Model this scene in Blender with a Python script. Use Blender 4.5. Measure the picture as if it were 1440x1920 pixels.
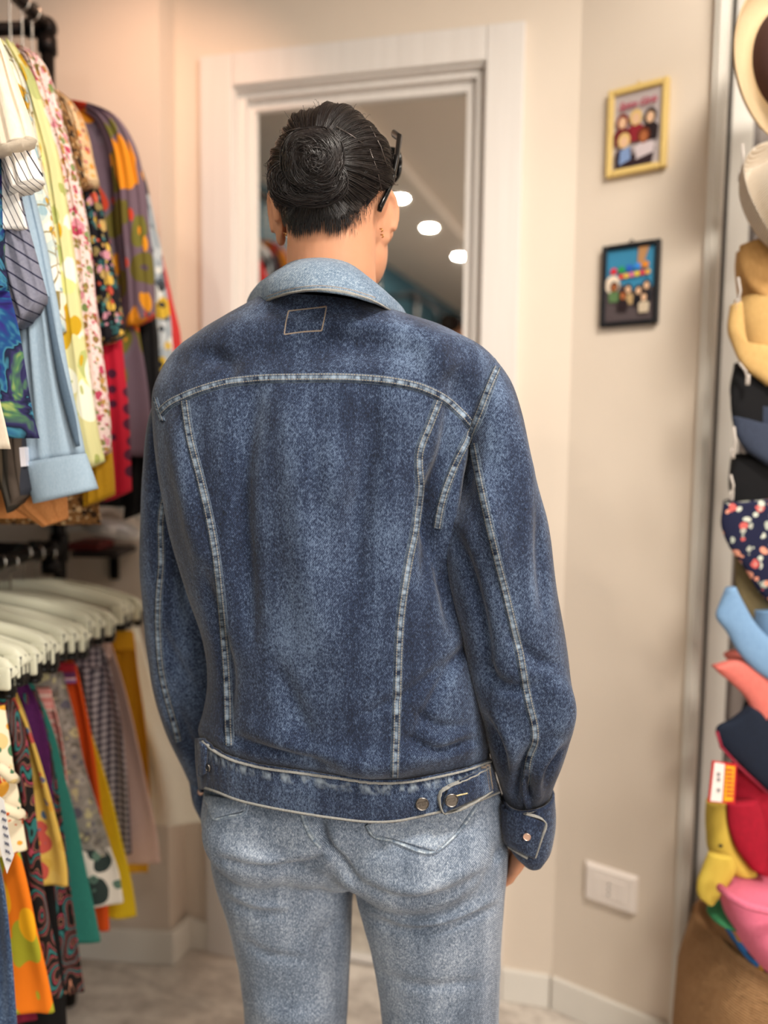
import bpy, bmesh, math, random
import numpy as np
from mathutils import Vector, Matrix
from mathutils.bvhtree import BVHTree
S = bpy.context.scene
for o in list(bpy.data.objects): bpy.data.objects.remove(o)
rng = np.random.default_rng(7); random.seed(7)
# ------------------------------------------------------------------ camera
FL, PIT, ROLL, HC = 1400.0, math.radians(4.65), .0113, 1.27
_f = np.array([0, math.cos(PIT), -math.sin(PIT)]); _u0 = np.array([0, math.sin(PIT), math.cos(PIT)]); _r0 = np.array([1., 0, 0])
_r = _r0*math.cos(ROLL)+_u0*math.sin(ROLL); _u = _u0*math.cos(ROLL)-_r0*math.sin(ROLL)
CAM = np.array([0, 0, HC])
cd = bpy.data.cameras.new('camera'); cam = bpy.data.objects.new('camera', cd); S.collection.objects.link(cam)
m = Matrix.Identity(4)
for i in range(3): m[i][0], m[i][1], m[i][2], m[i][3] = _r[i], _u[i], -_f[i], CAM[i]
cam.matrix_world = m
cd.sensor_fit = 'VERTICAL'; cd.sensor_height = 36; cd.sensor_width = 27; cd.lens = FL/1920*36; cd.clip_start = .02
cd.dof.use_dof = True; cd.dof.focus_distance = .90; cd.dof.aperture_fstop = 1.55
S.camera = cam
# ------------------------------------------------------------------ light
S.view_settings.view_transform = 'Standard'; S.view_settings.look = 'None'; S.view_settings.gamma = 1
S.view_settings.exposure = 0.32
w = bpy.data.worlds.new('world'); S.world = w; w.use_nodes = True
w.node_tree.nodes['Background'].inputs[0].default_value = (.9, .95, 1, 1); w.node_tree.nodes['Background'].inputs[1].default_value = .35
def light(name, kind, loc, tgt, power, col, size=.1, size_y=None, spot=None, blend=.5, shape=None):
    d = bpy.data.lights.new(name, kind); d.energy = power; d.color = col
    if kind == 'AREA':
        d.shape = 'RECTANGLE' if size_y else 'DISK'; d.size = size
        if size_y: d.size_y = size_y
    elif kind == 'SPOT': d.shadow_soft_size = size; d.spot_size = math.radians(spot); d.spot_blend = blend
    o = bpy.data.objects.new(name, d); S.collection.objects.link(o); o.location = loc
    o.rotation_euler = (Vector(tgt)-Vector(loc)).to_track_quat('-Z', 'Y').to_euler(); return o
light('added_side_light', 'AREA', (1.82, -1.25, 1.55), (0.0, 1.0, 1.1), 62, (1, .94, .87), 1.7, 1.5)  # added side light from the right; no window is built on that wall
light('ceiling_spot', 'SPOT', (-.42, 1.30, 2.42), (-.62, 1.76, 1.75), 12, (1, .60, .40), .03, spot=100, blend=.9)
DOWN = [(-.74, -.35), (-.78, -.95), (-.70, .12)]
for (x, y) in DOWN: light('downlight_and_fill_lamp', 'AREA', (x, y, 2.425), (x, y, 0), 5, (1, .90, .76), .07)
for (x, y, pw) in [(.55, .25, 30), (.45, -.9, 10), (.75, .95, 3)]: light('downlight_and_fill_lamp', 'AREA', (x, y, 2.44), (x, y, 0), pw, (1, .93, .83), .35)  # added ceiling fill lights, unseen and without fixtures
# ------------------------------------------------------------------ helpers
def ray(px, py): return _f+_r*(px-720)/FL+_u*(960-py)/FL
def P(px, py, Y): d = ray(px, py); return CAM+d*Y/d[1]
def proj(v):
    q = np.asarray(v)-CAM; z = q@_f
    return np.stack([720+FL*(q@_r)/z, 960-FL*(q@_u)/z], -1)
def PLN(px, py, pt, n): d = ray(px, py); return CAM+d*np.dot(np.array(pt)-CAM, n)/np.dot(d, n)
def lin(h):
    h = h.lstrip('#'); o = []
    for i in (0, 2, 4):
        c = int(h[i:i+2], 16)/255; o.append(c/12.92 if c <= .04045 else ((c+.055)/1.055)**2.4)
    return (*o, 1)
ORG = {}
def link(o, parent=None):
    S.collection.objects.link(o)
    if parent is not None: o.parent = parent
    return o
def tag(o, label=None, cat=None, group=None, kind=None):
    if label: o['label'] = label
    if cat: o['category'] = cat
    if group: o['group'] = group
    if kind: o['kind'] = kind
    return o
def empty(name, loc, label, cat, group=None):
    o = bpy.data.objects.new(name, None); o.location = [float(c) for c in loc]; link(o); ORG[o.name] = np.array(loc, float); o.empty_display_size = .05
    return tag(o, label, cat, group)
def mk(name, V, F, mat, parent=None, uv=None, smooth=True, base=None):
    """mesh object from world coordinates; children keep the thing's origin"""
    V = np.asarray(V, float)
    if parent is not None: org = ORG[parent.name]
    elif base is not None: org = np.array(base, float)
    else: org = np.array([(V[:, 0].min()+V[:, 0].max())/2, (V[:, 1].min()+V[:, 1].max())/2, V[:, 2].min()])
    me = bpy.data.meshes.new(name); me.from_pydata((V-org).tolist(), [], [list(map(int, f)) for f in F])
    if smooth: me.polygons.foreach_set('use_smooth', [True]*len(me.polygons))
    if uv is not None:
        L = me.uv_layers.new(name='UVMap'); idx = np.zeros(len(me.loops), int); me.loops.foreach_get('vertex_index', idx)
        L.data.foreach_set('uv', np.asarray(uv, float)[idx].ravel())
    if mat is not None: me.materials.append(mat)
    me.update()
    o = bpy.data.objects.new(name, me)
    if parent is None: o.location = org.tolist()
    link(o, parent); ORG[o.name] = org
    return o
def fixn(V, F):
    bm = bmesh.new(); vs = [bm.verts.new(v) for v in V]
    for f in F:
        try: bm.faces.new([vs[i] for i in f])
        except ValueError: pass
    bmesh.ops.recalc_face_normals(bm, faces=bm.faces)
    bm.verts.index_update(); V2 = np.array([v.co[:] for v in bm.verts]); F2 = [[v.index for v in f.verts] for f in bm.faces]; bm.free(); return V2, F2
def smooth_interp(K, n):
    """K: (k,d) keys -> (n,d) by chord length Catmull/pchip-like cubic"""
    K = np.asarray(K, float); k = len(K)
    if k == 2: t = np.linspace(0, 1, n)[:, None]; return K[0]*(1-t)+K[1]*t
    s = np.r_[0, np.cumsum(np.linalg.norm(np.diff(K[:, :min(4, K.shape[1])], axis=0), axis=1)+1e-6)]; s /= s[-1]
    m_ = np.zeros_like(K); d = np.diff(K, axis=0)/np.diff(s)[:, None]
    m_[0], m_[-1] = d[0], d[-1]
    for i in range(1, k-1):
        h0, h1 = s[i]-s[i-1], s[i+1]-s[i]; m_[i] = (d[i-1]*h1+d[i]*h0)/(h0+h1)
    t = np.linspace(0, 1, n); i = np.clip(np.searchsorted(s, t, 'right')-1, 0, k-2); h = (s[i+1]-s[i])[:, None]; x = ((t-s[i])/(s[i+1]-s[i]))[:, None]
    return (2*x**3-3*x**2+1)*K[i]+(x**3-2*x**2+x)*h*m_[i]+(-2*x**3+3*x**2)*K[i+1]+(x**3-x**2)*h*m_[i+1]
def grid_faces(n, m_, closed=True, caps=True):
    F = []
    mm = m_ if closed else m_-1
    for i in range(n-1):
        for j in range(mm):
            a, b = i*m_+j, i*m_+(j+1) % m_; F.append([a, b, b+m_, a+m_])
    if caps and closed: F.append(list(range(m_))[::-1]); F.append([(n-1)*m_+j for j in range(m_)])
    return F
def sgnp(a, e): return np.sign(a)*np.abs(a)**e
def loft(rows, n=60, m_=64, e=.85, rip=0, ripn=7, ripfront=True, seed=0, thin=1.0, caps=True):
    """rows: (L xyz, R xyz, M z-offset of the near side, depth) -> closed surface; near side faces the camera"""
    K = np.array([np.r_[l, r, mo, d] for (l, r, mo, d) in rows]); K = smooth_interp(K, n)
    ph = np.linspace(0, 2*np.pi, m_, endpoint=False); c, s = sgnp(np.cos(ph), e), sgnp(np.sin(ph), e)
    V = []; rs = np.random.default_rng(seed); p1, p2, p3 = rs.uniform(0, 6.28, 3)
    for i, k in enumerate(K):
        L, R, mo, d = k[:3], k[3:6], k[6], k[7]; C0 = (L+R)/2; a = (R-L)/2
        b = np.array([a[1], -a[0], 0]); b = b/(np.linalg.norm(b)+1e-9)
        if b[1] > 0: b = -b
        t = i/(n-1)
        wv = rip*(np.sin(ripn*np.pi*c+p1+.6*math.sin(3*t+p2))+.5*np.sin(ripn*1.7*np.pi*c+p3))*(.3+.7*(1-t))
        v = C0+np.outer(c, a)+np.outer(s*d+wv, b); v[:, 2] += np.maximum(s, 0)*mo
        V.append(v)
    return np.concatenate(V), grid_faces(n, m_, True, caps)
def tube(pts, rad, n=12, flat=None, caps=True):
    """tube along points; flat=(axis vector, factor) squeezes the section"""
    pts = np.asarray(pts, float); k = len(pts); rad = np.broadcast_to(rad, (k,)) if np.ndim(rad) == 0 else np.asarray(rad)
    T = np.gradient(pts, axis=0); T /= np.linalg.norm(T, axis=1)[:, None]+1e-12
    up = np.array([0, 0, 1.]) if abs(T[0][2]) < .9 else np.array([0, 1., 0]); V = []
    x = np.cross(up, T[0]); x /= np.linalg.norm(x)
    ph = np.linspace(0, 2*np.pi, n, endpoint=False)
    for i in range(k):
        x = x-T[i]*np.dot(x, T[i]); x /= np.linalg.norm(x)+1e-12; y = np.cross(T[i], x)
        o = np.outer(np.cos(ph), x)*rad[i]+np.outer(np.sin(ph), y)*rad[i]
        if flat is not None:
            fa = np.array(flat[0], float); fa /= np.linalg.norm(fa); o = o-np.outer(o@fa, fa)*(1-flat[1])
        V.append(pts[i]+o)
    return np.concatenate(V), grid_faces(k, n, True, caps)
def ball(c, r, n=14, m_=20, R=None):
    V = []; 
    for i in range(n+1):
        th = math.pi*i/n
        for j in range(m_):
            p = 2*math.pi*j/m_; V.append((math.sin(th)*math.cos(p), math.sin(th)*math.sin(p), math.cos(th)))
    V = np.array(V)*np.array(r)
    if R is not None: V = V@np.array(R).T
    return fixn(*merge_poles(V+np.array(c), n, m_))
def merge_poles(V, n, m_):
    W = np.concatenate([V[:1], V[m_:n*m_], V[n*m_:n*m_+1]]); F = []
    g = lambda i, j: 0 if i == 0 else (len(W)-1 if i == n else 1+(i-1)*m_+j % m_)
    for i in range(n):
        for j in range(m_):
            f = [g(i, j), g(i, j+1), g(i+1, j+1), g(i+1, j)]; q = []
            for a in f:
                if a not in q: q.append(a)
            F.append(q)
    return W, F
def box(c, s, R=None):
    V = np.array([[x, y, z] for x in (-.5, .5) for y in (-.5, .5) for z in (-.5, .5)])*np.array(s)
    if R is not None: V = V@np.array(R).T
    return V+np.array(c), [[0, 1, 3, 2], [4, 6, 7, 5], [0, 4, 5, 1], [2, 3, 7, 6], [0, 2, 6, 4], [1, 5, 7, 3]]
def rz(a): c, s = math.cos(a), math.sin(a); return np.array([[c, -s, 0], [s, c, 0], [0, 0, 1]])
def rx(a): c, s = math.cos(a), math.sin(a); return np.array([[1, 0, 0], [0, c, -s], [0, s, c]])
def ry(a): c, s = math.cos(a), math.sin(a); return np.array([[c, 0, s], [0, 1, 0], [-s, 0, c]])
def join(*parts):
    V, F, o = [], [], 0
    for v, f in parts: V.append(np.asarray(v)); F += [[i+o for i in q] for q in f]; o += len(v)
    return np.concatenate(V), F
def lathe(prof, n=40, R=None, c=(0, 0, 0), wob=None):
    """prof: list of (radius, height) -> surface of revolution"""
    V = []
    for i, (r, h) in enumerate(prof):
        for j in range(n):
            a = 2*math.pi*j/n; rr = r; hh = h
            if wob: dr, dh = wob(r, h, a); rr += dr; hh += dh
            V.append((rr*math.cos(a), rr*math.sin(a), hh))
    V = np.array(V)
    if R is not None: V = V@np.array(R).T
    return V+np.array(c), grid_faces(len(prof), n, True, True)
def bevel(o, w_, seg=2):
    md = o.modifiers.new('b', 'BEVEL'); md.width = w_; md.segments = seg; md.limit_method = 'ANGLE'; return o
def evaluated(V, F, mods):
    me = bpy.data.meshes.new('t'); me.from_pydata(np.asarray(V).tolist(), [], [list(map(int, f)) for f in F]); o = bpy.data.objects.new('t', me); S.collection.objects.link(o)
    for kind, kw in mods:
        md = o.modifiers.new('m', kind)
        for k, v in kw.items(): setattr(md, k, v)
    dg = bpy.context.evaluated_depsgraph_get(); e = o.evaluated_get(dg).to_mesh()
    V2 = np.zeros(len(e.vertices)*3); e.vertices.foreach_get('co', V2); F2 = [list(p.vertices) for p in e.polygons]
    N2 = np.zeros(len(e.vertices)*3); e.vertices.foreach_get('normal', N2)
    bpy.data.objects.remove(o); bpy.data.meshes.remove(me); return V2.reshape(-1, 3), F2, N2.reshape(-1, 3)
def normals(V, F):
    V = np.asarray(V); N = np.zeros_like(V); q = np.array([f for f in F if len(f) == 4])
    if len(q):
        n_ = np.cross(V[q[:, 2]]-V[q[:, 0]], V[q[:, 3]]-V[q[:, 1]])
        for k in range(4): np.add.at(N, q[:, k], n_)
    return N/(np.linalg.norm(N, axis=1)[:, None]+1e-12)
def seg_dist(Q, A, B):
    d = B-A; t = np.clip(((Q-A)@d)/(d@d+1e-9), 0, 1); return np.linalg.norm(Q-(A+t[:, None]*d), axis=1), t
def folds(V, F, FL_, yaxis=None):
    """soft ridges/valleys on the camera-facing side along picture polylines (amp m, sigma px, points)"""
    V = np.array(V); N = normals(V, F); vd = CAM-V; vd /= np.linalg.norm(vd, axis=1)[:, None]
    sg = np.sign(np.sum(N*vd, 1).mean()) or 1
    face = np.sum(N*vd, 1); 
    Q = proj(V); off = np.zeros(len(V))
    for amp, sig, pts in FL_:
        pts = np.array(pts, float); pts = smooth_interp(pts, max(12, len(pts)*6)) if len(pts) > 2 else smooth_interp(pts, 8); D = np.full(len(V), 1e9); TT = np.zeros(len(V)); n_ = len(pts)-1
        for i in range(n_):
            d, t = seg_dist(Q, pts[i], pts[i+1]); k = d < D; D[k] = d[k]; TT[k] = (i+t[k])/n_
        off += amp*np.exp(-(D/sig)**2)*np.sin(np.pi*np.clip(TT*.94+.03, 0, 1))**.5
    return V, N, off, face
def apply_folds(V, F, FL_):
    V, N, off, face = folds(V, F, FL_); out = N.copy()
    vd = CAM-V; vd /= np.linalg.norm(vd, axis=1)[:, None]
    flip = np.where(np.sum(N*(V-V.mean(0)), 1).mean() < 0, -1, 1); N = N*flip; face = np.sum(N*vd, 1)
    return V+N*(off*np.clip(face*2, 0, 1))[:, None]
def vnoise(V, scale, seed=0):
    rs = np.random.default_rng(seed); o = np.zeros(len(V))
    for k in range(7):
        d = rs.normal(size=3); d /= np.linalg.norm(d); fq = scale*rs.uniform(.6, 1.8); o += np.sin(V@d*fq+rs.uniform(0, 6.28)+1.5*np.sin(V@rs.normal(size=3)*scale*.4))
    return o/7
# ------------------------------------------------------------------ materials
class NT:
    def __init__(s, name):
        s.m = bpy.data.materials.new(name); s.m.use_nodes = True; s.n = s.m.node_tree.nodes; s.l = s.m.node_tree.links
        s.b = s.n['Principled BSDF']; s.b.inputs['Roughness'].default_value = .85; s.b.inputs['Specular IOR Level'].default_value = .25
        s.tc = s.n.new('ShaderNodeTexCoord')
    def val(s, sock, v):
        if hasattr(v, 'is_output') or isinstance(v, bpy.types.NodeSocket): s.l.new(v, sock)
        else: sock.default_value = v
    def map(s, scale=(1, 1, 1), rot=(0, 0, 0), uv=False, loc=(0, 0, 0), src=None):
        n = s.n.new('ShaderNodeMapping'); s.l.new(src or s.tc.outputs['UV' if uv else 'Object'], n.inputs[0]); n.inputs['Scale'].default_value = scale; n.inputs['Rotation'].default_value = rot; n.inputs['Location'].default_value = loc; return n.outputs[0]
    def noise(s, scale, vec=None, detail=2, rough=.5, out=0, dist=0):
        n = s.n.new('ShaderNodeTexNoise'); n.inputs['Scale'].default_value = scale; n.inputs['Detail'].default_value = detail; n.inputs['Roughness'].default_value = rough; n.inputs['Distortion'].default_value = dist
        s.l.new(vec or s.tc.outputs['Object'], n.inputs['Vector']); return n.outputs[out]
    def vor(s, scale, vec=None, feature='F1', rnd=1):
        n = s.n.new('ShaderNodeTexVoronoi'); n.feature = feature; n.inputs['Scale'].default_value = scale; n.inputs['Randomness'].default_value = rnd
        s.l.new(vec or s.tc.outputs['Object'], n.inputs['Vector']); return n
    def wave(s, scale, vec=None, dist=0, dscale=1, detail=1, prof='SIN', dirn='X', kind='BANDS'):
        n = s.n.new('ShaderNodeTexWave'); n.wave_type = kind; n.wave_profile = prof; n.inputs['Scale'].default_value = scale; n.inputs['Distortion'].default_value = dist; n.inputs['Detail'].default_value = detail; n.inputs['Detail Scale'].default_value = dscale
        if kind == 'BANDS': n.bands_direction = dirn
        s.l.new(vec or s.tc.outputs['Object'], n.inputs['Vector']); return n.outputs['Fac']
    def ramp(s, fac, stops, interp='LINEAR'):
        n = s.n.new('ShaderNodeValToRGB'); r = n.color_ramp; r.interpolation = interp
        while len(r.elements) > 1: r.elements.remove(r.elements[-1])
        for i, (p, c) in enumerate(stops):
            e = r.elements[0] if i == 0 else r.elements.new(p); e.position = p; e.color = lin(c) if isinstance(c, str) else c
        s.l.new(fac, n.inputs[0]); return n.outputs[0]
    def math(s, op, a, b=0, clamp=False):
        n = s.n.new('ShaderNodeMath'); n.operation = op; n.use_clamp = clamp; s.val(n.inputs[0], a); s.val(n.inputs[1], b); return n.outputs[0]
    def mix(s, f, a, b, mode='MIX'):
        n = s.n.new('ShaderNodeMix'); n.data_type = 'RGBA'; n.blend_type = mode; s.val(n.inputs[0], f); s.val(n.inputs[6], lin(a) if isinstance(a, str) else a); s.val(n.inputs[7], lin(b) if isinstance(b, str) else b); return n.outputs[2]
    def sep(s, v): n = s.n.new('ShaderNodeSeparateXYZ'); s.l.new(v, n.inputs[0]); return n.outputs
    def col(s, c): s.val(s.b.inputs['Base Color'], lin(c) if isinstance(c, str) else c); return s
    def rough(s, v): s.val(s.b.inputs['Roughness'], v); return s
    def bump(s, h, st=.3, dist=.002):
        n = s.n.new('ShaderNodeBump'); n.inputs['Strength'].default_value = st; n.inputs['Distance'].default_value = dist
        s.l.new(h, n.inputs['Height']); pb = s.b.inputs['Normal']
        if pb.is_linked: s.l.new(pb.links[0].from_socket, n.inputs['Normal'])
        s.l.new(n.outputs[0], pb); return s
def solid(name, c, rough=.85, bump=0, bs=300, metal=0, var=0):
    t = NT(name)
    if var: t.col(t.mix(t.noise(8, detail=4), c, tuple(x*(1-var) for x in lin(c)[:3])+(1,)))
    else: t.col(c)
    t.rough(rough); t.b.inputs['Metallic'].default_value = metal
    if bump: t.bump(t.noise(bs), bump, .001)
    return t.m
def denim(name, dark, mid, light, fade=.5, twill=.16, grain=760, pucker=False):
    t = NT(name)
    g = t.noise(1, t.map((grain, grain, grain*.45)), 2, .6)
    g2 = t.noise(grain*.35, None, 2, .6)
    tw = t.wave(190, t.map(rot=(0, math.radians(35), 0)), .6, 3)
    st = t.noise(1, t.map((26, 26, 2.2)), 3, .55); bl = t.noise(9, None, 3, .6)
    a = t.math('ADD', t.math('MULTIPLY', g, .8), t.math('MULTIPLY', g2, .45)); a = t.math('ADD', a, t.math('MULTIPLY', tw, twill))
    a = t.math('ADD', a, t.math('MULTIPLY', t.math('SUBTRACT', st, .5), fade)); a = t.math('ADD', a, t.math('MULTIPLY', t.math('SUBTRACT', bl, .5), fade*.7))
    a = t.math('SUBTRACT', a, .62+twill*.5-.5)
    c = t.ramp(a, [(.22, dark), (.5, mid), (.8, light)])
    if pucker:
        u, v, _ = t.sep(t.map(uv=True)); pn = t.noise(1, t.map((95, 2.5, 1), uv=True), 2, .6); band = t.math('SUBTRACT', 1, t.math('ABSOLUTE', t.math('MULTIPLY', t.math('SUBTRACT', v, .80), 6)), True)
        c = t.mix(t.math('MULTIPLY', t.math('MULTIPLY', t.math('SUBTRACT', pn, .46), 5, True), band, True), c, '#8E9CAA'); t.bump(pn, .4, .004)
    t.col(c); t.rough(.9); t.b.inputs['Sheen Weight'].default_value = .15
    t.bump(t.noise(55, t.map((1, 1, .5)), 3, .6), .35, .004); t.bump(g, .35, .0009); return t.m
def seammat(name, dark, light, stitch, hem=False):
    t = NT(name); u, v, _ = t.sep(t.map(uv=True)); uvv = t.map((1, 1, 1), uv=True)
    pk = t.noise(1, t.map((150, .6, 1), uv=True), 2, .6); g = t.noise(600)
    mid = t.math('SUBTRACT', 1, t.math('MULTIPLY', t.math('ABSOLUTE', t.math('SUBTRACT', v, .5)), 2))
    a = t.math('ADD', t.math('MULTIPLY', t.math('SUBTRACT', pk, .38), t.math('MULTIPLY', mid, 2.3)), t.math('MULTIPLY', g, .35))
    c = t.ramp(a, [(.12, dark), (.75, light)])
    edge = t.math('GREATER_THAN', t.math('ABSOLUTE', t.math('SUBTRACT', v, .5)), .45); c = t.mix(t.math('MULTIPLY', edge, .75), c, light)
    dash = t.math('GREATER_THAN', t.math('SINE', t.math('MULTIPLY', u, 2*math.pi/.0032)), -.55)
    for vv in (.22, .70):
        s_ = t.math('LESS_THAN', t.math('ABSOLUTE', t.math('SUBTRACT', v, vv)), .055); c = t.mix(t.math('MULTIPLY', s_, t.math('MULTIPLY', dash, .5)), c, stitch)
        d_ = t.math('LESS_THAN', t.math('ABSOLUTE', t.math('SUBTRACT', v, vv+.1)), .04); c = t.mix(t.math('MULTIPLY', d_, .6), c, dark)
    t.col(c); t.bump(pk, .5, .002); return t.m
def floral(name, base, cols, scale=22, thr=.42, leaf=None, fine=2.2, stroke=None, stretch=(1, 1, 1)):
    t = NT(name); vec = t.map(stretch); wn = t.noise(scale*1.2, vec, 1, out=1)
    mv = t.n.new('ShaderNodeMixRGB') if False else None
    add = t.n.new('ShaderNodeVectorMath'); add.operation = 'MULTIPLY_ADD'; t.l.new(wn, add.inputs[0]); k = .5/scale; add.inputs[1].default_value = (k, k, k); t.l.new(vec, add.inputs[2]); wv = add.outputs[0]
    c = base if not isinstance(base, str) else lin(base)
    def layer(c, sc, thr_, cs, off):
        v = t.vor(sc, t.map(loc=(off, off*.7, 0), src=wv)); sx = t.sep(v.outputs['Color'])
        st = [(i/len(cs), x) for i, x in enumerate(cs)]; cc = t.ramp(sx[0], st, 'CONSTANT')
        f = t.math('LESS_THAN', v.outputs['Distance'], t.math('MULTIPLY', thr_, t.math('ADD', .55, t.math('MULTIPLY', sx[1], .6))))
        core = t.math('LESS_THAN', v.outputs['Distance'], thr_*.2); cc = t.mix(core, cc, cs[-1])
        return t.mix(f, c, cc)
    if leaf: c = layer(c, scale*1.6, thr*1.1, leaf, 3.1)
    c = layer(c, scale, thr, cols, 0); c = layer(c, scale*fine, thr*.75, cols[::-1], 7.7)
    if stroke:
        e = t.vor(scale*1.3, wv, 'DISTANCE_TO_EDGE'); c = t.mix(t.math('LESS_THAN', e.outputs['Distance'], .035), c, stroke)
    t.col(c); t.bump(t.noise(500), .25, .0008); t.bump(t.noise(18, None, 2), .3, .006); return t.m
def stripes(name, stops, freq, dirn='X', rot=(0, 0, 0), dist=0, interp='CONSTANT'):
    t = NT(name); v = t.map(rot=rot); x = t.sep(v)[{'X': 0, 'Y': 1, 'Z': 2}[dirn]]
    if dist: x = t.math('ADD', x, t.math('MULTIPLY', t.noise(6), dist))
    f = t.math('FRACT', t.math('MULTIPLY', x, freq)); t.col(t.ramp(f, stops, interp)); t.bump(t.noise(500), .3, .0008); t.bump(t.noise(18, None, 2), .3, .006); return t.m
def cloth(name, c, c2=None, sc=420, bump=.3, folds_=.35):
    t = NT(name); n = t.noise(1, t.map((sc, sc, sc*.4)), 2, .6); t.col(t.mix(n, c, c2 or tuple(x*.75 for x in lin(c)[:3])+(1,)))
    t.bump(n, bump, .0008); t.bump(t.noise(16, t.map((1, 1, .4)), 3), folds_, .008); return t.m
M = {}
def wallmat(name, c): t = NT(name); t.col(t.mix(t.noise(5, None, 4), c, tuple(x*.93 for x in lin(c)[:3])+(1,))); t.rough(.7); t.bump(t.noise(260, None, 3), .08, .001); return t.m
M['wall'] = wallmat('beige_wall_paint', '#DACBBC'); M['wallr'] = wallmat('warm_white_wall_paint', '#E0D2C2'); M['teal'] = wallmat('teal_wall_paint', '#355664'); M['ceil'] = wallmat('ceiling_paint', '#C9BDB2')
t = NT('white_wood_grain'); g = t.noise(1, t.map((160, 160, 3)), 3, .6); t.col(t.mix(g, '#E6E1DC', '#D3CCC6')); t.rough(.45); t.bump(g, .12, .0006); M['casing'] = t.m
M['white'] = solid('white_satin_paint', '#E4DFD6', .4, var=.04)
t = NT('grey_wood_floor'); u_ = t.map((1, 1, 1), rot=(0, 0, math.radians(12)))
n1 = t.noise(1, t.map((3.5, 14, 1), src=u_), 5, .62, dist=1.2); n2 = t.noise(26, u_, 5, .7)
t.col(t.ramp(t.math('ADD', t.math('MULTIPLY', n1, .55), t.math('MULTIPLY', n2, .45)), [(.3, '#8F857B'), (.44, '#B9AFA5'), (.56, '#D3CABF'), (.75, '#E6DED3')])); t.rough(.42); t.bump(n1, .1, .002); M['floor'] = t.m
t = NT('mirror_glass'); t.col('#EDEDEA'); t.rough(.015); t.b.inputs['Metallic'].default_value = 1; M['mirror'] = t.m
M['black'] = solid('black_iron_pipe', '#1B1818', .4, .2, 200, metal=.6); M['blackplastic'] = solid('black_plastic', '#101010', .35)
M['hanger'] = solid('cream_plastic', '#DDDCC6', .35); M['chrome'] = solid('chrome', '#B9B5AE', .25, metal=1)
M['dk'] = denim('dark_indigo_denim', '#0A101D', '#1E2B45', '#5F718C', .62); M['dkl'] = denim('worn_collar_denim', '#33455C', '#5E7389', '#A3B0BC', .3)
M['jean'] = denim('light_wash_denim', '#3C4859', '#6A788C', '#B6C1D0', .5, .2); M['jeanp'] = denim('pocket_denim', '#475467', '#7B899C', '#C2CCD8', .3)
M['band'] = denim('puckered_band_denim', '#0A101D', '#1E2B45', '#5F718C', .62, pucker=True)
M['seam'] = seammat('stitched_seam_denim', '#172338', '#8293A5', '#9A917F'); M['seaml'] = seammat('stitched_light_denim', '#62748A', '#BCC8D2', '#57524E')
M['piping'] = cloth('worn_edge_denim', '#A5A197', '#5F676F', 500); M['thread'] = cloth('orange_thread', '#9C8B79', '#6E6A68', 700)
M['rustthread'] = cloth('rust_thread', '#8A5A3C', '#5C4636', 700); M['creamthread'] = cloth('cream_thread', '#CFC39B', '#A99A70', 700)
t = NT('skin'); nz = t.noise(14, None, 4); t.col(t.mix(nz, '#CB9878', '#B98063')); t.rough(.5); t.b.inputs['Subsurface Weight'].default_value = .12; t.b.inputs['Subsurface Scale'].default_value = .01; t.b.inputs['Subsurface Radius'].default_value = (1, .3, .15); t.bump(t.noise(350), .08, .0006); M['skin'] = t.m
t = NT('dark_hair'); nz = t.noise(60, None, 3); t.col(t.mix(nz, '#1B1312', '#0C0809')); t.rough(.36); t.b.inputs['Specular IOR Level'].default_value = .5; M['hair'] = t.m
def struct(name, V, F, mat, bev=0, **k): o = mk(name, V, F, mat, smooth=False, **k); o['kind'] = 'structure'; bevel(o, bev) if bev else None; return o
# ------------------------------------------------------------------ room shell
def prism(poly, z0, z1):
    n = len(poly); V = np.array([[x, y, z] for z in (z0, z1) for x, y in poly], float)
    return fixn(V, [list(range(n))[::-1], list(range(n, 2*n))]+[[i, (i+1) % n, n+(i+1) % n, n+i] for i in range(n)])
A0 = np.array([-.432, 1.808]); E1 = np.array([.9763, -.2164]); N1 = np.array([-.2164, -.9763])
def DW(s, out): return tuple(A0+E1*s+N1*out)
def slab(s0, s1, o0, o1, z0, z1): return prism([DW(s0, o0), DW(s1, o0), DW(s1, o1), DW(s0, o1)], z0, z1)
CZ = 2.45; SC = .851
C1 = np.array([.398, 1.624]); E2 = np.array([.829, -.559]); N2 = np.array([-.559, -.829])
def RW(s, out): return tuple(C1+E2*s+N2*out)
def slab2(s0, s1, o0, o1, z0, z1): return prism([RW(s0, o0), RW(s1, o0), RW(s1, o1), RW(s0, o1)], z0, z1)
struct('wall_back', *join(slab(-.10, .05, 0, -.12, 0, CZ), slab(.69, SC+.06, 0, -.12, 0, CZ), slab(.05, .69, 0, -.12, 2.13, CZ)), M['wallr'])
struct('wall_pillar', *prism([(-.517, 1.755), (-.490, 1.86), (-1.5, 1.95), (-1.5, 1.84)], 0, CZ), M['wall'])
struct('wall_right', *join(slab2(-.02, .266, 0, -.02, 0, CZ)), M['wallr'])
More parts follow.
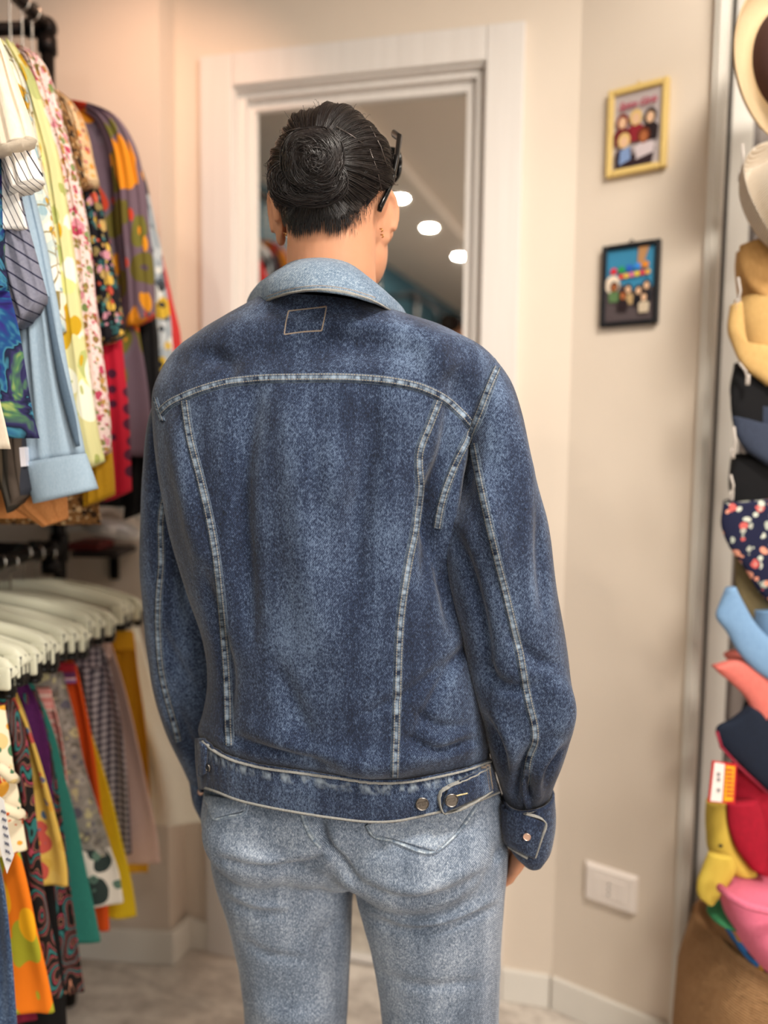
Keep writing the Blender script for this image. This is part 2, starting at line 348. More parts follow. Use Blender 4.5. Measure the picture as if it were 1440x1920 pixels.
# casing, leaf and mirror
cas = struct('door_1', *join(slab(0, .08, .018, -.02, 0, 2.168), slab(.656, .736, .018, -.02, 0, 2.168), slab(.0805, .6555, .0175, -.02, 2.097, 2.168)), M['casing'], .003)
ORG_d = cas
mk('door_jamb', *join(slab(.078, .083, .005, -.075, 0, 2.10), slab(.653, .658, .005, -.075, 0, 2.10), slab(.083, .653, .005, -.075, 2.092, 2.10), slab(.083, .102, -.012, -.03, 0, 2.092), slab(.634, .653, -.012, -.03, 0, 2.092), slab(.102, .634, -.012, -.03, 2.078, 2.092)), M['casing'], cas, smooth=False)
lf = mk('door_leaf', *join(slab(.084, .118, -.03, -.07, .008, 2.09), slab(.612, .652, -.03, -.07, .008, 2.09), slab(.118, .612, -.03, -.07, 2.058, 2.09), slab(.118, .612, -.03, -.07, .008, .02), slab(.118, .612, -.055, -.07, .02, 2.058)), M['casing'], cas, smooth=False)
mk('mirror_panel', *slab(.116, .614, -.040, -.054, .018, 2.06), M['mirror'], lf, smooth=False)
# baseboards
struct('baseboard_back', *join(slab(-.055, -.001, .012, 0, 0, .078), slab(.737, SC-.006, .012, 0, 0, .078)), M['white'], .003)
struct('baseboard_right', *slab2(.002, .262, .012, 0, 0, .078), M['white'], .003)
struct('baseboard_pillar', *prism([(-.504, 1.742), (-.478, 1.815), (-.491, 1.818), (-.517, 1.755), (-1.5, 1.84), (-1.5, 1.828)], 0, .085), M['white'], .003)
# opening on the right: casing, sliding leaf, recess with a slatted shutter
struct('trim_1', *join(slab2(.262, .287, .016, -.02, 0, CZ), slab2(.270, .279, .021, .016, 0, CZ)), M['white'], .002)
tp = struct('door_2', *prism([(.7005, 1.586), (.742, 1.574), (.748, 1.60), (.7065, 1.612)], .035, CZ-.03), M['white'], .003)
struct('dark_gap_strip', *prism([(.60, 1.60), (.72, 1.618), (.72, 1.64), (.60, 1.64)], 0, CZ), M['blackplastic'])  # black box standing in for the dark of the gap beside the casing
sl = []
for i in range(16):
    a = np.array([.765, 1.60])+np.array([.78, -.62])*(.032*i); sl.append(prism([tuple(a), tuple(a+np.array([.78, -.62])*.024), tuple(a+np.array([.80, -.60])*.024+np.array([.008, .012])), tuple(a+np.array([.008, .012]))], 0, CZ))
mg = solid('grey_slat_paint', '#A39A96', .6)
struct('wall_slatted', *join(*sl, prism([(.74, 1.63), (1.5, 1.03), (1.52, 1.06), (.75, 1.66)], 0, CZ)), mg)
# long walls, floor, ceiling
struct('wall_left', *prism([(-1.09, 1.86), (-1.43, -3.4), (-1.53, -3.4), (-1.19, 1.86)], 0, CZ), M['teal'])
struct('wall_east', *prism([(1.5, 1.05), (1.9, .6), (1.9, -3.4), (2.0, -3.4), (2.0, .7), (1.55, 1.15)], 0, CZ), M['wall'])
struct('wall_rear', *join(prism([(-1.5, -3.4), (-.9, -3.4), (-.9, -3.5), (-1.5, -3.5)], 0, CZ), prism([(-.9, -3.4), (2, -3.4), (2, -3.5), (-.9, -3.5)], 2.2, CZ), prism([(-.9, -3.4), (2, -3.4), (2, -3.5), (-.9, -3.5)], 0, .35)), M['wall'])
wf = struct('window_1', *join(prism([(-.9, -3.41), (-.84, -3.41), (-.84, -3.47), (-.9, -3.47)], .35, 2.2), prism([(.5, -3.41), (.56, -3.41), (.56, -3.47), (.5, -3.47)], .35, 2.2), prism([(-.9, -3.41), (2, -3.41), (2, -3.47), (-.9, -3.47)], .35, .41), prism([(-.9, -3.41), (2, -3.41), (2, -3.47), (-.9, -3.47)], 2.14, 2.2)), M['white'])
t = NT('window_glass'); t.b.inputs['Transmission Weight'].default_value = 1; t.rough(.02); t.col('#F4F8F6')
mk('window_pane', *prism([(-.86, -3.435), (2, -3.435), (2, -3.44), (-.86, -3.44)], .40, 2.15), t.m, wf, smooth=False)
struct('floor', *prism([(-1.6, -3.5), (2, -3.5), (2, 2), (-1.6, 2)], -.05, 0), M['floor'])
struct('ceiling', *join(prism([(-1.6, -3.5), (-.93, -3.5), (-.50, 1.0), (-.42, 2.0), (-1.6, 2)], CZ-.02, CZ+.1), prism([(-.93, -3.5), (2.1, -3.5), (2.1, 2), (-.42, 2), (-.50, 1.0)], CZ+.02, CZ+.1)), M['ceil'])
t = NT('lamp_glow'); t.col('#FFFFFF'); t.b.inputs['Emission Color'].default_value = lin('#FFF1CF'); t.b.inputs['Emission Strength'].default_value = 3; M['glow'] = t.m
def downlight(x, y, z, lab, grp=None):
    e = empty('downlight', (x, y, z), lab, 'ceiling light', grp)
    mk('trim_ring', *lathe([(.046, 0), (.052, -.004), (.048, -.009), (.038, -.006), (.036, 0)], 32, None, (x, y, z)), M['white'], e)
    mk('lens', *lathe([(.001, -.002), (.022, -.003), (.022, .0), (.001, .0)], 24, None, (x, y, z)), M['glow'], e)
for k, (x, y) in enumerate(DOWN): downlight(x, y, CZ-.021, ['round recessed ceiling spotlight, middle one of the three seen in the mirror', 'round recessed ceiling spotlight, lowest in the mirror and furthest from it', 'round recessed ceiling spotlight, partly behind the head in the mirror, nearest the door'][k], 'recessed lights seen in the mirror')
# ------------------------------------------------------------------ pictures on the wall
def frame(q, wpx, matf, art, lab, name='picture_frame'):
    """q: four picture corners (tl,tr,br,bl) traced on the right wall"""
    pw = np.array([*RW(0, 0), 0]); nn = np.array([*N2, 0.]); c = [PLN(*p, pw+nn*.012, nn) for p in q]
    mid = sum(c)/4; ux = np.array([*E2, 0]); W_ = abs(np.dot((c[1]+c[2]-c[0]-c[3])/2, ux)); H_ = ((c[0]+c[1]-c[2]-c[3])/2)[2]
    e = empty(name, mid-nn*.012-np.array([0, 0, H_/2]), lab, 'picture'); R = np.column_stack([ux, -nn, [0, 0, 1]])
    B = lambda x, y, z, sx, sy, sz: box(mid+R@np.array([x, y, z]), (sx, sy, sz), R)
    fw = wpx; o = mk('frame', *join(B(-W_/2+fw/2, .004, 0, fw, .016, H_), B(W_/2-fw/2, .004, 0, fw, .016, H_), B(0, .004, H_/2-fw/2, W_-2*fw, .016, fw), B(0, .004, -H_/2+fw/2, W_-2*fw, .016, fw)), matf, e, smooth=False); bevel(o, .003)
    mk('hook', *tube([mid+R@np.array([-.006, .004, H_/2]), mid+R@np.array([0, .004, H_/2+.007]), mid+R@np.array([.006, .004, H_/2])], .0016, 6), matf, e)
    iw, ih = W_-2*fw, H_-2*fw
    art(e, mid, R, iw, ih); return e
def flat(R, mid, pts, y=-.0005, th=.0006):
    n = len(pts); V = [mid+R@np.array([x, y+d, z]) for d in (0, th) for x, z in pts]; return fixn(V, [list(range(n)), list(range(n, 2*n))]+[[i, (i+1) % n, n+(i+1) % n, n+i] for i in range(n)])
def disc(cx, cz, r, r2=None, n=16, a0=0, a1=2*math.pi): return [(cx+r*math.cos(a0+(a1-a0)*k/n), cz+(r2 or r)*math.sin(a0+(a1-a0)*k/n)) for k in range(n if a1-a0 > 6 else n+1)]
def person_fig(e, mid, R, x, z, s, skin, hair, top, lvl):
    mk('figure_body', *flat(R, mid, [(x-s*1.3, z-s*4.2), (x+s*1.3, z-s*4.2), (x+s*1.5, z-s*1.8), (x+s*.7, z-s*1.1), (x-s*.7, z-s*1.1), (x-s*1.5, z-s*1.8)], -lvl), top, e, smooth=False)
    mk('figure_hair', *flat(R, mid, disc(x, z+.1*s, s*1.15, s*1.45), -lvl-.0003), hair, e, smooth=False)
    mk('figure_face', *flat(R, mid, disc(x, z-.15*s, s*.72, s*1.0), -lvl-.0006), skin, e, smooth=False)
def text(name, s, size, mat, e, mid, R, x, z, shear=0, spacing=1, y=-.003, bev=0.0):
    cu = bpy.data.curves.new(name, 'FONT'); cu.body = s; cu.size = size; cu.extrude = .0003; cu.shear = shear; cu.align_x = 'CENTER'; cu.align_y = 'CENTER'; cu.offset = bev; cu.space_character = spacing
    o = bpy.data.objects.new(name, cu); S.collection.objects.link(o)
    dg = bpy.context.evaluated_depsgraph_get(); me = o.evaluated_get(dg).to_mesh(); V = np.array([v.co[:] for v in me.vertices]); F = [list(p.vertices) for p in me.polygons]; bpy.data.objects.remove(o)
    V = np.stack([V[:, 0]+x, y-V[:, 2], V[:, 1]+z], -1)@np.array(R).T+np.array(mid); return mk(name, V, F, mat, e, smooth=False)
sk1, sk2, hb, hd = solid('print_skin', '#E0B896', .3), solid('print_brown_skin', '#A9643C', .3), solid('print_blond', '#D9B878', .3), solid('print_dark_hair', '#2A1818', .3)
def art1(e, mid, R, w_, h):
    mk('backing', *flat(R, mid, [(-w_/2-.002, -h/2-.002), (w_/2+.002, -h/2-.002), (w_/2+.002, h/2+.002), (-w_/2-.002, h/2+.002)], .004), solid('print_grey', '#BDB1B0', .25), e, smooth=False)
    k = h/.16; c = [('#6E1E24', -.3, .12, sk1, solid('p_red', '#7A2A22', .3)), ('#8E2430', -.02, .14, sk1, hb), ('#221518', .28, .12, sk1, hd), ('#3C0F18', -.25, -.14, sk1, hb), ('#D6C8CC', .16, -.12, sk2, solid('p_hair', '#6A3018', .3))]
    for i, (tc_, fx, fz, sk, hr) in enumerate(c): person_fig(e, mid, R, fx*w_, fz*h, w_*.115, sk, hr, solid('p_top', tc_, .3), .001+.001*(i > 2))
    mk('figure_legs', *flat(R, mid, [(-.42*w_, -h/2), (.34*w_, -h/2), (.40*w_, -.30*h), (.05*w_, -.36*h), (-.42*w_, -.28*h)], -.003), solid('p_legs', '#2C1A20', .3), e, smooth=False)
    mk('figure_skirt', *flat(R, mid, [(.0*w_, -.42*h), (.38*w_, -.36*h), (.36*w_, -.20*h), (.08*w_, -.24*h)], -.0034), solid('p_skirt', '#CDBFC2', .3), e, smooth=False)
    mk('figure_top', *flat(R, mid, [(-.34*w_, -.46*h), (-.10*w_, -.40*h), (-.12*w_, -.22*h), (-.32*w_, -.26*h)], -.0034), solid('p_blue', '#7F97C2', .3), e, smooth=False)
    text('script_title', 'Spice Girls', h*.125, solid('p_pink', '#B0405A', .3), e, mid, R, 0, h*.33, .35, .95, -.0015, .0004)
frame([(1140, 171), (1253, 143), (1251, 312), (1136, 334)], .0125, solid('pale_yellow_wood', '#DDBF78', .45, .1, 80), art1, 'yellow wooden picture frame with group of five women, upper picture on right wall')
def art2(e, mid, R, w_, h):
    mk('backing', *flat(R, mid, [(-w_/2-.002, -h/2-.002), (w_/2+.002, -h/2-.002), (w_/2+.002, h/2+.002), (-w_/2-.002, h/2+.002)], .004), solid('print_blue', '#3D87AE', .25), e, smooth=False)
    mk('printed_street', *flat(R, mid, [(-w_/2, -h/2), (w_/2, -h/2), (w_/2, -.05*h), (.1*w_, -.1*h), (-.2*w_, .02*h), (-w_/2, .12*h)], .002), solid('p_street', '#544A4C', .3), e, smooth=False)
    mk('printed_light', *flat(R, mid, disc(-.36*w_, .02*h, w_*.15, h*.13), .0005), solid('p_white', '#EBD9C4', .3), e, smooth=False)
    mk('printed_arm', *flat(R, mid, [(.14*w_, .2*h), (.24*w_, .2*h), (.38*w_, .5*h), (.16*w_, .5*h)], .001), solid('p_tan', '#B98A5C', .3), e, smooth=False)
    cols = ['#D8303C', '#2F9A4C', '#2C5FC4', '#3A8AE0', '#E08A2C']
    for i, cc in enumerate(cols): mk('bubble_letter', *flat(R, mid, disc((-.34+.165*i)*w_, (.20+.012*i)*h, w_*.07, h*.045), -.001), solid('p_l%d' % i, cc, .3), e, smooth=False)
    for i, cc in enumerate(['#E0503C', '#E8C03C', '#D86C9C', '#E8D23C', '#D83C50', '#E8B040']): mk('bubble_letter', *flat(R, mid, disc((-.18+.11*i)*w_, (.115+.006*i)*h, w_*.055, h*.035), -.0014), solid('p_m%d' % i, cc, .3), e, smooth=False)
    for i, (fx, fz, tc_, sk) in enumerate([(-.32, -.02, '#5C7A50', sk2), (-.02, -.07, '#B99C70', sk1), (.2, -.1, '#1C1A20', sk1), (.36, -.04, '#22252C', sk1), (-.12, -.15, '#2B2024', sk2), (.32, -.2, '#C8B8A0', sk1)]): person_fig(e, mid, R, fx*w_, fz*h, w_*.075, sk, hd, solid('p_q', tc_, .3), .001+.0006*i)
frame([(1131, 462), (1239, 447), (1233, 604), (1123, 616)], .010, solid('black_wood', '#16171C', .4), art2, 'black picture frame with blue print of people, lower picture on right wall')
# socket plate
q = [(1095, 1613), (1198, 1645), (1194, 1716), (1092, 1684)]; nn = np.array([*N2, 0.]); pw = np.array([*RW(0, 0), 0]); c = [PLN(*p, pw+nn*.006, nn) for p in q]; mid = sum(c)/4; ux = np.array([*E2, 0]); R = np.column_stack([ux, -nn, [0, 0, 1]])
W_ = np.linalg.norm(c[1]-c[0]); H_ = c[0][2]-c[3][2]; W_ = abs(np.dot(c[1]-c[0], ux))
e = empty('wall_socket', mid-nn*.006-np.array([0, 0, H_/2]), 'white rectangular socket plate low on the right wall', 'socket'); wp = solid('socket_white', '#EEE4DC', .35)
def frus(x, z, sx, sz, y0, y1, k=.92):
    V = [mid+R@np.array([x+a*sx/2*kk, y, z+b*sz/2*kk]) for y, kk in ((y0, 1), (y1, k)) for a, b in ((-1, -1), (1, -1), (1, 1), (-1, 1))]; return fixn(V, [[0, 1, 2, 3], [4, 5, 6, 7], [0, 1, 5, 4], [1, 2, 6, 5], [2, 3, 7, 6], [3, 0, 4, 7]])
bevel(mk('cover_plate', *frus(0, 0, W_, H_, .006, -.007, .86), wp, e, smooth=False), .003, 3)
for k in (-1, 0, 1): bevel(mk('module', *frus(k*W_*.2, 0, W_*.19, H_*.52, -.006, -.0085, .96), wp, e, smooth=False), .0006)
for dz in (-.26, 0, .26): mk('pin_hole', *tube([mid+R@np.array([0, -.008, dz*H_*.52]), mid+R@np.array([0, -.0092, dz*H_*.52])], .0022, 10), M['blackplastic'], e)
# ------------------------------------------------------------------ the person
per = empty('person', (.0, 1.02, 0), 'person seen from behind in dark denim jacket and pale jeans, dark hair in bun', 'person')
def rowsP(tab, yl, yr):
    """table rows: L px, R px, middle py, depth, optional YL, YR"""
    out = []
    for (lx, ly, rx_, ry_, my, d, *yy) in tab:
        a, b = (yy if yy else (yl, yr)); L, R_ = P(lx, ly, a), P(rx_, ry_, b); mid = (L+R_)/2
        Yb = mid[1]-d
        if my is None: mo = 0
        else:
            cx = proj(mid-np.array([0, d, 0]))[0]; mo = P(cx, my, Yb)[2]-mid[2]
        out.append((L, R_, mo, d))
    return out
# --- jacket body
TOR = [(389, 1392, 916, 1432, 1462, .108), (387, 1376, 918, 1410, 1446, .127), (396, 1335, 916, 1370, 1400, .136), (404, 1280, 908, 1310, 1335, .136), (398, 1200, 893, 1230, 1245, .134),
       (372, 1120, 876, 1130, 1145, .132), (345, 1040, 862, 1040, 1040, .13), (326, 960, 862, 960, 955, .13), (312, 880, 880, 880, 870, .13), (304, 820, 905, 820, 800, .128),
       (300, 775, 925, 770, 745, .124), (301, 742, 936, 725, 702, .118), (314, 705, 934, 690, 665, .108), (340, 668, 912, 660, 634, .108), (382, 634, 872, 636, 606, .106),
       (430, 603, 828, 612, 586, .096), (468, 582, 780, 595, 568, .088), (492, 572, 745, 585, 553, .080)]
tv, tf = loft(rowsP(TOR, 1.035, .985), 170, 220, .80, caps=True)
TFOLD = [(-.0075, 20, [(475, 740), (452, 900), (458, 1050), (470, 1200)]), (.006, 34, [(540, 740), (560, 900), (575, 1050), (600, 1200)]), (-.007, 28, [(700, 750), (690, 850), (668, 1000), (665, 1120)]),
         (-.008, 16, [(845, 770), (838, 850), (812, 930), (806, 1020), (802, 1090)]), (.009, 18, [(862, 830), (842, 900), (832, 980), (836, 1060)]), (-.007, 13, [(800, 930), (815, 1000), (835, 1090), (850, 1180)]),
         (.006, 22, [(330, 800), (350, 900), (372, 1000), (392, 1100)]), (-.006, 14, [(385, 1060), (400, 1160), (425, 1280), (420, 1380)]), (-.004, 20, [(520, 1250), (560, 1350), (590, 1430)]),
         (.006, 26, [(480, 1380), (600, 1420), (720, 1430), (860, 1400)]), (-.006, 12, [(430, 1392), (520, 1418), (640, 1436)]), (-.005, 10, [(760, 1385), (820, 1412), (890, 1400)]), (-.0035, 11, [(770, 1330), (830, 1370), (880, 1372)]),
         (-.007, 30, [(845, 690), (865, 740), (880, 785)]), (.006, 30, [(800, 640), (850, 700)]), (-.004, 26, [(560, 600), (640, 640), (720, 640)]), (-.003, 10, [(690, 1340), (780, 1290), (860, 1230)]),
         (-.0035, 9, [(900, 1180), (820, 1300), (770, 1400)]), (.004, 30, [(620, 800), (630, 950)]), (-.004, 16, [(380, 660), (430, 690), (420, 715)])]
tv = apply_folds(tv, tf, [(a*2.1, b, c) for a, b, c in TFOLD])
tv = tv+normals(tv, tf)*(.0022*vnoise(tv, 26, 1)+.0011*vnoise(tv, 75, 2))[:, None]*-1
BT = np.array([(383, 1384), (400, 1400), (425, 1415), (480, 1432), (560, 1444), (640, 1455), (700, 1463), (760, 1462), (830, 1450), (880, 1438), (918, 1424)], float)
BB = np.array([(387, 1480), (405, 1486), (440, 1500), (500, 1515), (560, 1526), (640, 1538), (685, 1543), (740, 1542), (800, 1530), (880, 1510), (938, 1488)], float)
def zfor(v, py):
    q = proj(v)[0]; return P(q, py, v[1])[2]
def remap(V, m_, row, curve, rows, falloff):
    V = V.copy(); n_ = len(V)//m_; yc = V[row*m_:(row+1)*m_, 1]; mx, mn = yc.max(), yc.min()
    for j in range(m_):
        v = V[row*m_+j]; q = proj(v); w_ = np.clip(((mx+mn)/2-v[1])/((mx-mn)*.12)+.5, 0, 1); c_ = curve[np.argsort(curve[:, 0])]
        dz = (zfor(v, np.interp(q[0], c_[:, 0], c_[:, 1]))-v[2])*w_
        for i in rows:
            V[i*m_+j, 2] += dz*falloff(i)
    return V
tv = remap(tv, 220, 0, BT+[0, 6], range(0, 40), lambda i: (1-i/40)**1.3)
jk = mk('jacket', tv, tf, M['dk'], per)
# --- sleeves
SR = [(868, 765, 925, 672, .055, .985), (862, 800, 955, 715, .066, .975), (862, 850, 975, 770, .070, .965), (850, 925, 998, 880, .072, .955), (826, 1000, 1022, 975, .074, .948), (838, 1085, 1038, 1075, .070, .945),
      (862, 1185, 1054, 1175, .068, .945), (884, 1285, 1066, 1270, .068, .945), (905, 1360, 1070, 1345, .066, .948), (922, 1425, 1056, 1410, .058, .955), (936, 1472, 1043, 1452, .046, .965), (950, 1512, 1030, 1500, .030, .975)]
SL = [(352, 742, 318, 712, .045, 1.03), (360, 800, 287, 775, .055, 1.045), (370, 900, 273, 890, .06, 1.055), (382, 1000, 269, 1000, .062, 1.065), (400, 1100, 271, 1100, .062, 1.075), (425, 1200, 279, 1200, .062, 1.085), (440, 1290, 293, 1295, .06, 1.10),
      (445, 1360, 318, 1370, .058, 1.115), (440, 1420, 345, 1430, .05, 1.12), (430, 1470, 362, 1470, .04, 1.125)]
def sleeve_rows(T, right):
    out = []
    for (ix, iy, ox, oy, d, Y) in T:
        I_, O_ = P(ix, iy, Y), P(ox, oy, Y); out.append((I_, O_, 0, d) if right else (O_, I_, 0, d))
    return out
rv, rf = loft(sleeve_rows(SR, True), 150, 90, .95)
RFOLD = [(.007, 17, [(905, 880), (925, 980), (945, 1080)]), (-.008, 13, [(850, 1000), (880, 1080), (905, 1180), (915, 1290)]), (-.006, 12, [(1000, 900), (1015, 1020), (1020, 1150)]), (.005, 20, [(985, 800), (1000, 900), (1010, 1000)]),
         (.009, 26, [(1040, 1270), (1058, 1330), (1050, 1380)]), (-.010, 11, [(1062, 1400), (1030, 1440), (1015, 1480)]), (-.009, 10, [(1000, 1400), (975, 1440), (965, 1500)]), (.008, 12, [(1040, 1400), (1018, 1450), (1005, 1500)]), (-.010, 9, [(988, 1455), (995, 1500)]),
         (-.006, 14, [(900, 1250), (950, 1290), (1000, 1290)]), (-.005, 12, [(960, 1190), (1010, 1240), (1050, 1250)]), (-.007, 13, [(905, 1350), (935, 1400), (945, 1460)]), (.006, 14, [(925, 1330), (955, 1390), (965, 1440)]), (-.005, 18, [(880, 850), (870, 930)])]
rv = apply_folds(rv, rf, [(a*1.6, b, c) for a, b, c in RFOLD]); rv = rv+normals(rv, rf)*(.0022*vnoise(rv, 30, 3)+.001*vnoise(rv, 80, 4))[:, None]
slr = mk('sleeve', rv, rf, M['dk'], jk)
lv, lfc = loft(sleeve_rows(SL, False), 120, 70, .95)
lv = apply_folds(lv, lfc, [(-.008, 12, [(300, 1180), (335, 1250), (370, 1300)]), (-.006, 12, [(330, 900), (345, 1050), (350, 1200)]), (.006, 16, [(285, 1250), (310, 1330), (340, 1400)]), (-.008, 10, [(330, 1330), (355, 1390), (375, 1430)])])
lv = lv+normals(lv, lfc)*(.0022*vnoise(lv, 30, 5))[:, None]
sll = mk('sleeve', lv, lfc, M['dk'], jk)
# --- waistband
WB = [(387, 1482, 938, 1489, 1541, .128), (384, 1432, 930, 1458, 1500, .130), (383, 1386, 919, 1425, 1462, .128)]
wv, wfc = loft(rowsP(WB, 1.035, .985), 26, 240, .80, caps=False)
wv = remap(wv, 240, 25, BT, range(26), lambda i: i/25); wv = remap(wv, 240, 0, BB, range(26), lambda i: 1-i/25)
wuv = np.array([(j/240*1.15, i/25) for i in range(26) for j in range(240)])
wv = wv+normals(wv, wfc)*(.0018*vnoise(wv, 40, 6)+.0016*np.sin(wv[:, 0]*520+2*vnoise(wv, 60, 9))*np.clip((wv[:, 2]-wv[:, 2].min())/.09, 0, 1)**2*0.6)[:, None]*(-1)
wb = mk('waistband', wv, wfc, M['band'], jk, uv=wuv); md = wb.modifiers.new('s', 'SOLIDIFY'); md.thickness = .003; md.offset = 0
# --- draping onto the jacket
def bvh(*vf):
    V, F = join(*vf); return BVHTree.FromPolygons(V.tolist(), [list(map(int, f)) for f in F])
JT = bvh((tv, tf), (rv, rf), (lv, lfc), (wv, wfc)); TT_ = bvh((tv, tf), (wv, wfc)); RT = bvh((rv, rf)); LT = bvh((lv, lfc))
def hit(T, px, py, fb=None):
    d = ray(px, py); d = d/np.linalg.norm(d); h = T.ray_cast(Vector(CAM), Vector(d))
    if h[0] is None: return fb
    n_ = np.array(h[1]); n_ = -n_ if n_@d > 0 else n_; return np.array(h[0]), n_
def strip(name, pts, wpx, mat, parent, T=None, h=.0022, step=5, n=7, taper=None):
    T = T or JT; pts = np.array(pts, float); L_ = np.sum(np.linalg.norm(np.diff(pts, axis=0), axis=1)); k = max(4, int(L_/step)); c = smooth_interp(pts, k); tg = np.gradient(c, axis=0); tg /= np.linalg.norm(tg, axis=1)[:, None]+1e-9; pn = np.stack([-tg[:, 1], tg[:, 0]], -1)
    V, UV, last = [], [], [None]*n; u_ = 0; prev = None; rows = []
    for i in range(k):
        row = []
        ok = True
        for j in range(n):
            v_ = j/(n-1); q = c[i]+pn[i]*(v_-.5)*wpx; hh = hit(T, q[0], q[1], last[j])
            if hh is None: ok = False; break
            last[j] = hh; row.append((hh, v_))
        if not ok: continue
        mid = row[n//2][0][0]
        if prev is not None: u_ += min(np.linalg.norm(mid-prev), .02)
        prev = mid
        nav = sum(r_[0][1] for r_ in row); nav /= np.linalg.norm(nav)+1e-9; rr = []
        for (p_, n_), v_ in row:
            e_ = -.0006 if v_ in (0, 1) else h*(1-abs(2*v_-1)**6)*1.0
            rr.append(p_+nav*e_); UV.append((u_, v_))
        V += rr
    kk = len(V)//n
    return mk(name, V, grid_faces(kk, n, False, False), mat, parent, uv=UV)
YOKE = [(302, 773), (318, 758), (345, 744), (400, 724), (460, 713), (560, 709), (660, 709), (740, 716), (795, 729), (838, 752), (868, 780), (892, 806)]
strip('yoke_seam', YOKE, 19, M['seam'], jk, TT_, .0028)
strip('back_seam', [(346, 752), (356, 820), (376, 900), (398, 1000), (412, 1100), (421, 1200), (427, 1300), (430, 1398)], 19, M['seam'], jk, TT_)
strip('back_seam', [(822, 752), (806, 795), (787, 845), (787, 920), (780, 980), (765, 1060), (752, 1150), (745, 1300), (740, 1455)], 19, M['seam'], jk, TT_)
strip('armhole_seam', [(936, 676), (915, 735), (893, 792), (868, 838), (846, 890), (828, 945), (820, 990)], 19, M['seam'], jk, JT, .003)
strip('sleeve_seam', [(886, 832), (905, 930), (930, 1040), (952, 1130), (975, 1230), (990, 1310), (1003, 1385), (992, 1425), (985, 1470)], 19, M['seam'], slr, RT)
strip('sleeve_seam', [(320, 885), (303, 960), (302, 1060), (297, 1130), (302, 1250), (335, 1390)], 16, M['seam'], sll, LT)
strip('armhole_seam', [(291, 746), (298, 768), (306, 790)], 9, M['seam'], jk, JT, .003)
strip('band_piping', BT+[0, 4], 5, M['piping'], wb, TT_, .0045, n=5); strip('band_piping', BB-[0, 4], 5, M['piping'], wb, TT_, .0035, n=5)
for pl, ww in (([(541, 583), (575, 579), (612, 575)], 4.6), ([(612, 575), (608, 598), (603, 620)], 4.6), ([(603, 620), (570, 622), (533, 627)], 4.6), ([(533, 627), (536, 605), (541, 583)], 4.6)): strip('label_stitch', pl, ww, M['thread'], jk, TT_, .0008, n=3)
strip('label_stitch', [(598, 576), (612, 574)], 3.5, M['rustthread'], jk, TT_, .001, n=3)
# waist tabs
def patch(name, outline, mat, parent, T, h=.003, nx=26, ny=16, uv=False):
    """quad patch from four picture corners draped on a surface, with real thickness"""
    tl, tr, br, bl = [np.array(q, float) for q in outline]; V, last = [], None
    for j in range(ny):
        for i in range(nx):
            s_, t_ = i/(nx-1), j/(ny-1); q = (tl*(1-s_)+tr*s_)*(1-t_)+(bl*(1-s_)+br*s_)*t_; hh = hit(T, q[0], q[1], last); last = hh or last
            V.append((hh[0]+hh[1]*h) if hh else P(q[0], q[1], .9))
    o = mk(name, V, grid_faces(ny, nx, False, False), mat, parent); md = o.modifiers.new('s', 'SOLIDIFY'); md.thickness = h*1.1; md.offset = 0
    return o
tb = patch('adjuster_tab', [(836, 1474), (908, 1438), (914, 1482), (826, 1520)], M['dk'], wb, TT_, .005)
strip('tab_piping', [(910, 1440), (880, 1456), (840, 1473), (828, 1480), (822, 1492), (824, 1508), (829, 1521), (870, 1508), (914, 1482)], 5, M['piping'], wb, TT_, .0085, n=5)
strip('tab_stitch', [(901, 1437), (909, 1480)], 3, M['thread'], wb, TT_, .0085, n=3); strip('tab_stitch', [(909, 1434), (914, 1478)], 3, M['thread'], wb, TT_, .0085, n=3)
strip('buttonhole', [(850, 1488), (868, 1484)], 5, M['creamthread'], wb, TT_, .0085, n=5)
tbl = patch('adjuster_tab', [(383, 1388), (393, 1400), (390, 1448), (380, 1452)], M['dk'], wb, TT_, .005)
def button(px, py, rpx, T, mat, parent, lift=.004, letters=True):
    p_, n_ = hit(T, px, py); Y = p_[1]; r_ = rpx*Y/1400; z_ = n_; x_ = np.cross([0, 0, 1], z_); x_ /= np.linalg.norm(x_); y_ = np.cross(z_, x_); R = np.column_stack([x_, y_, z_]); c_ = p_+n_*lift
    parts = [lathe([(r_*.3, -.004), (r_*.8, -.001), (r_, .0002), (r_, .0012), (r_*.93, .0018), (r_*.86, .0013), (r_*.80, .0011), (.0002, .0012)], 36, R, c_)]
    if letters:
        parts.append(box(c_+R@np.array([0, .0, .0013]), (r_*1.66, r_*.62, .0007), R@rz(.25)))
    o = mk('button', *join(*parts), mat, parent); o.data.polygons.foreach_set('use_smooth', [False]*len(o.data.polygons))
    if letters:
        cu = bpy.data.curves.new('t', 'FONT'); cu.body = 'GEZ'; cu.size = r_*.8; cu.extrude = .0003; cu.align_x = cu.align_y = 'CENTER'; ob = bpy.data.objects.new('t', cu); S.collection.objects.link(ob)
        dg = bpy.context.evaluated_depsgraph_get(); me = ob.evaluated_get(dg).to_mesh(); V = np.array([v.co[:] for v in me.vertices]); F = [list(q_.vertices) for q_ in me.polygons]; bpy.data.objects.remove(ob)
        # merge the raised lettering into the button
        V = V@rz(.25).T; V[:, 2] += .0019; V = V@R.T+c_; bm = bmesh.new(); bm.from_mesh(o.data); vs = [bm.verts.new(v-ORG[parent.name]) for v in V]
        for f in F:
            try: bm.faces.new([vs[i] for i in f])
            except ValueError: pass
        bm.to_mesh(o.data); bm.free()
    return o
brass = solid('antique_metal', '#7D7873', .38, metal=1); copper = solid('pale_copper', '#D9B7A6', .35, metal=.7)
button(791, 1503, 13, TT_, brass, wb, .0055); button(843, 1494, 13, TT_, brass, wb, .010); button(396, 1437, 8, TT_, brass, wb, .004, False)
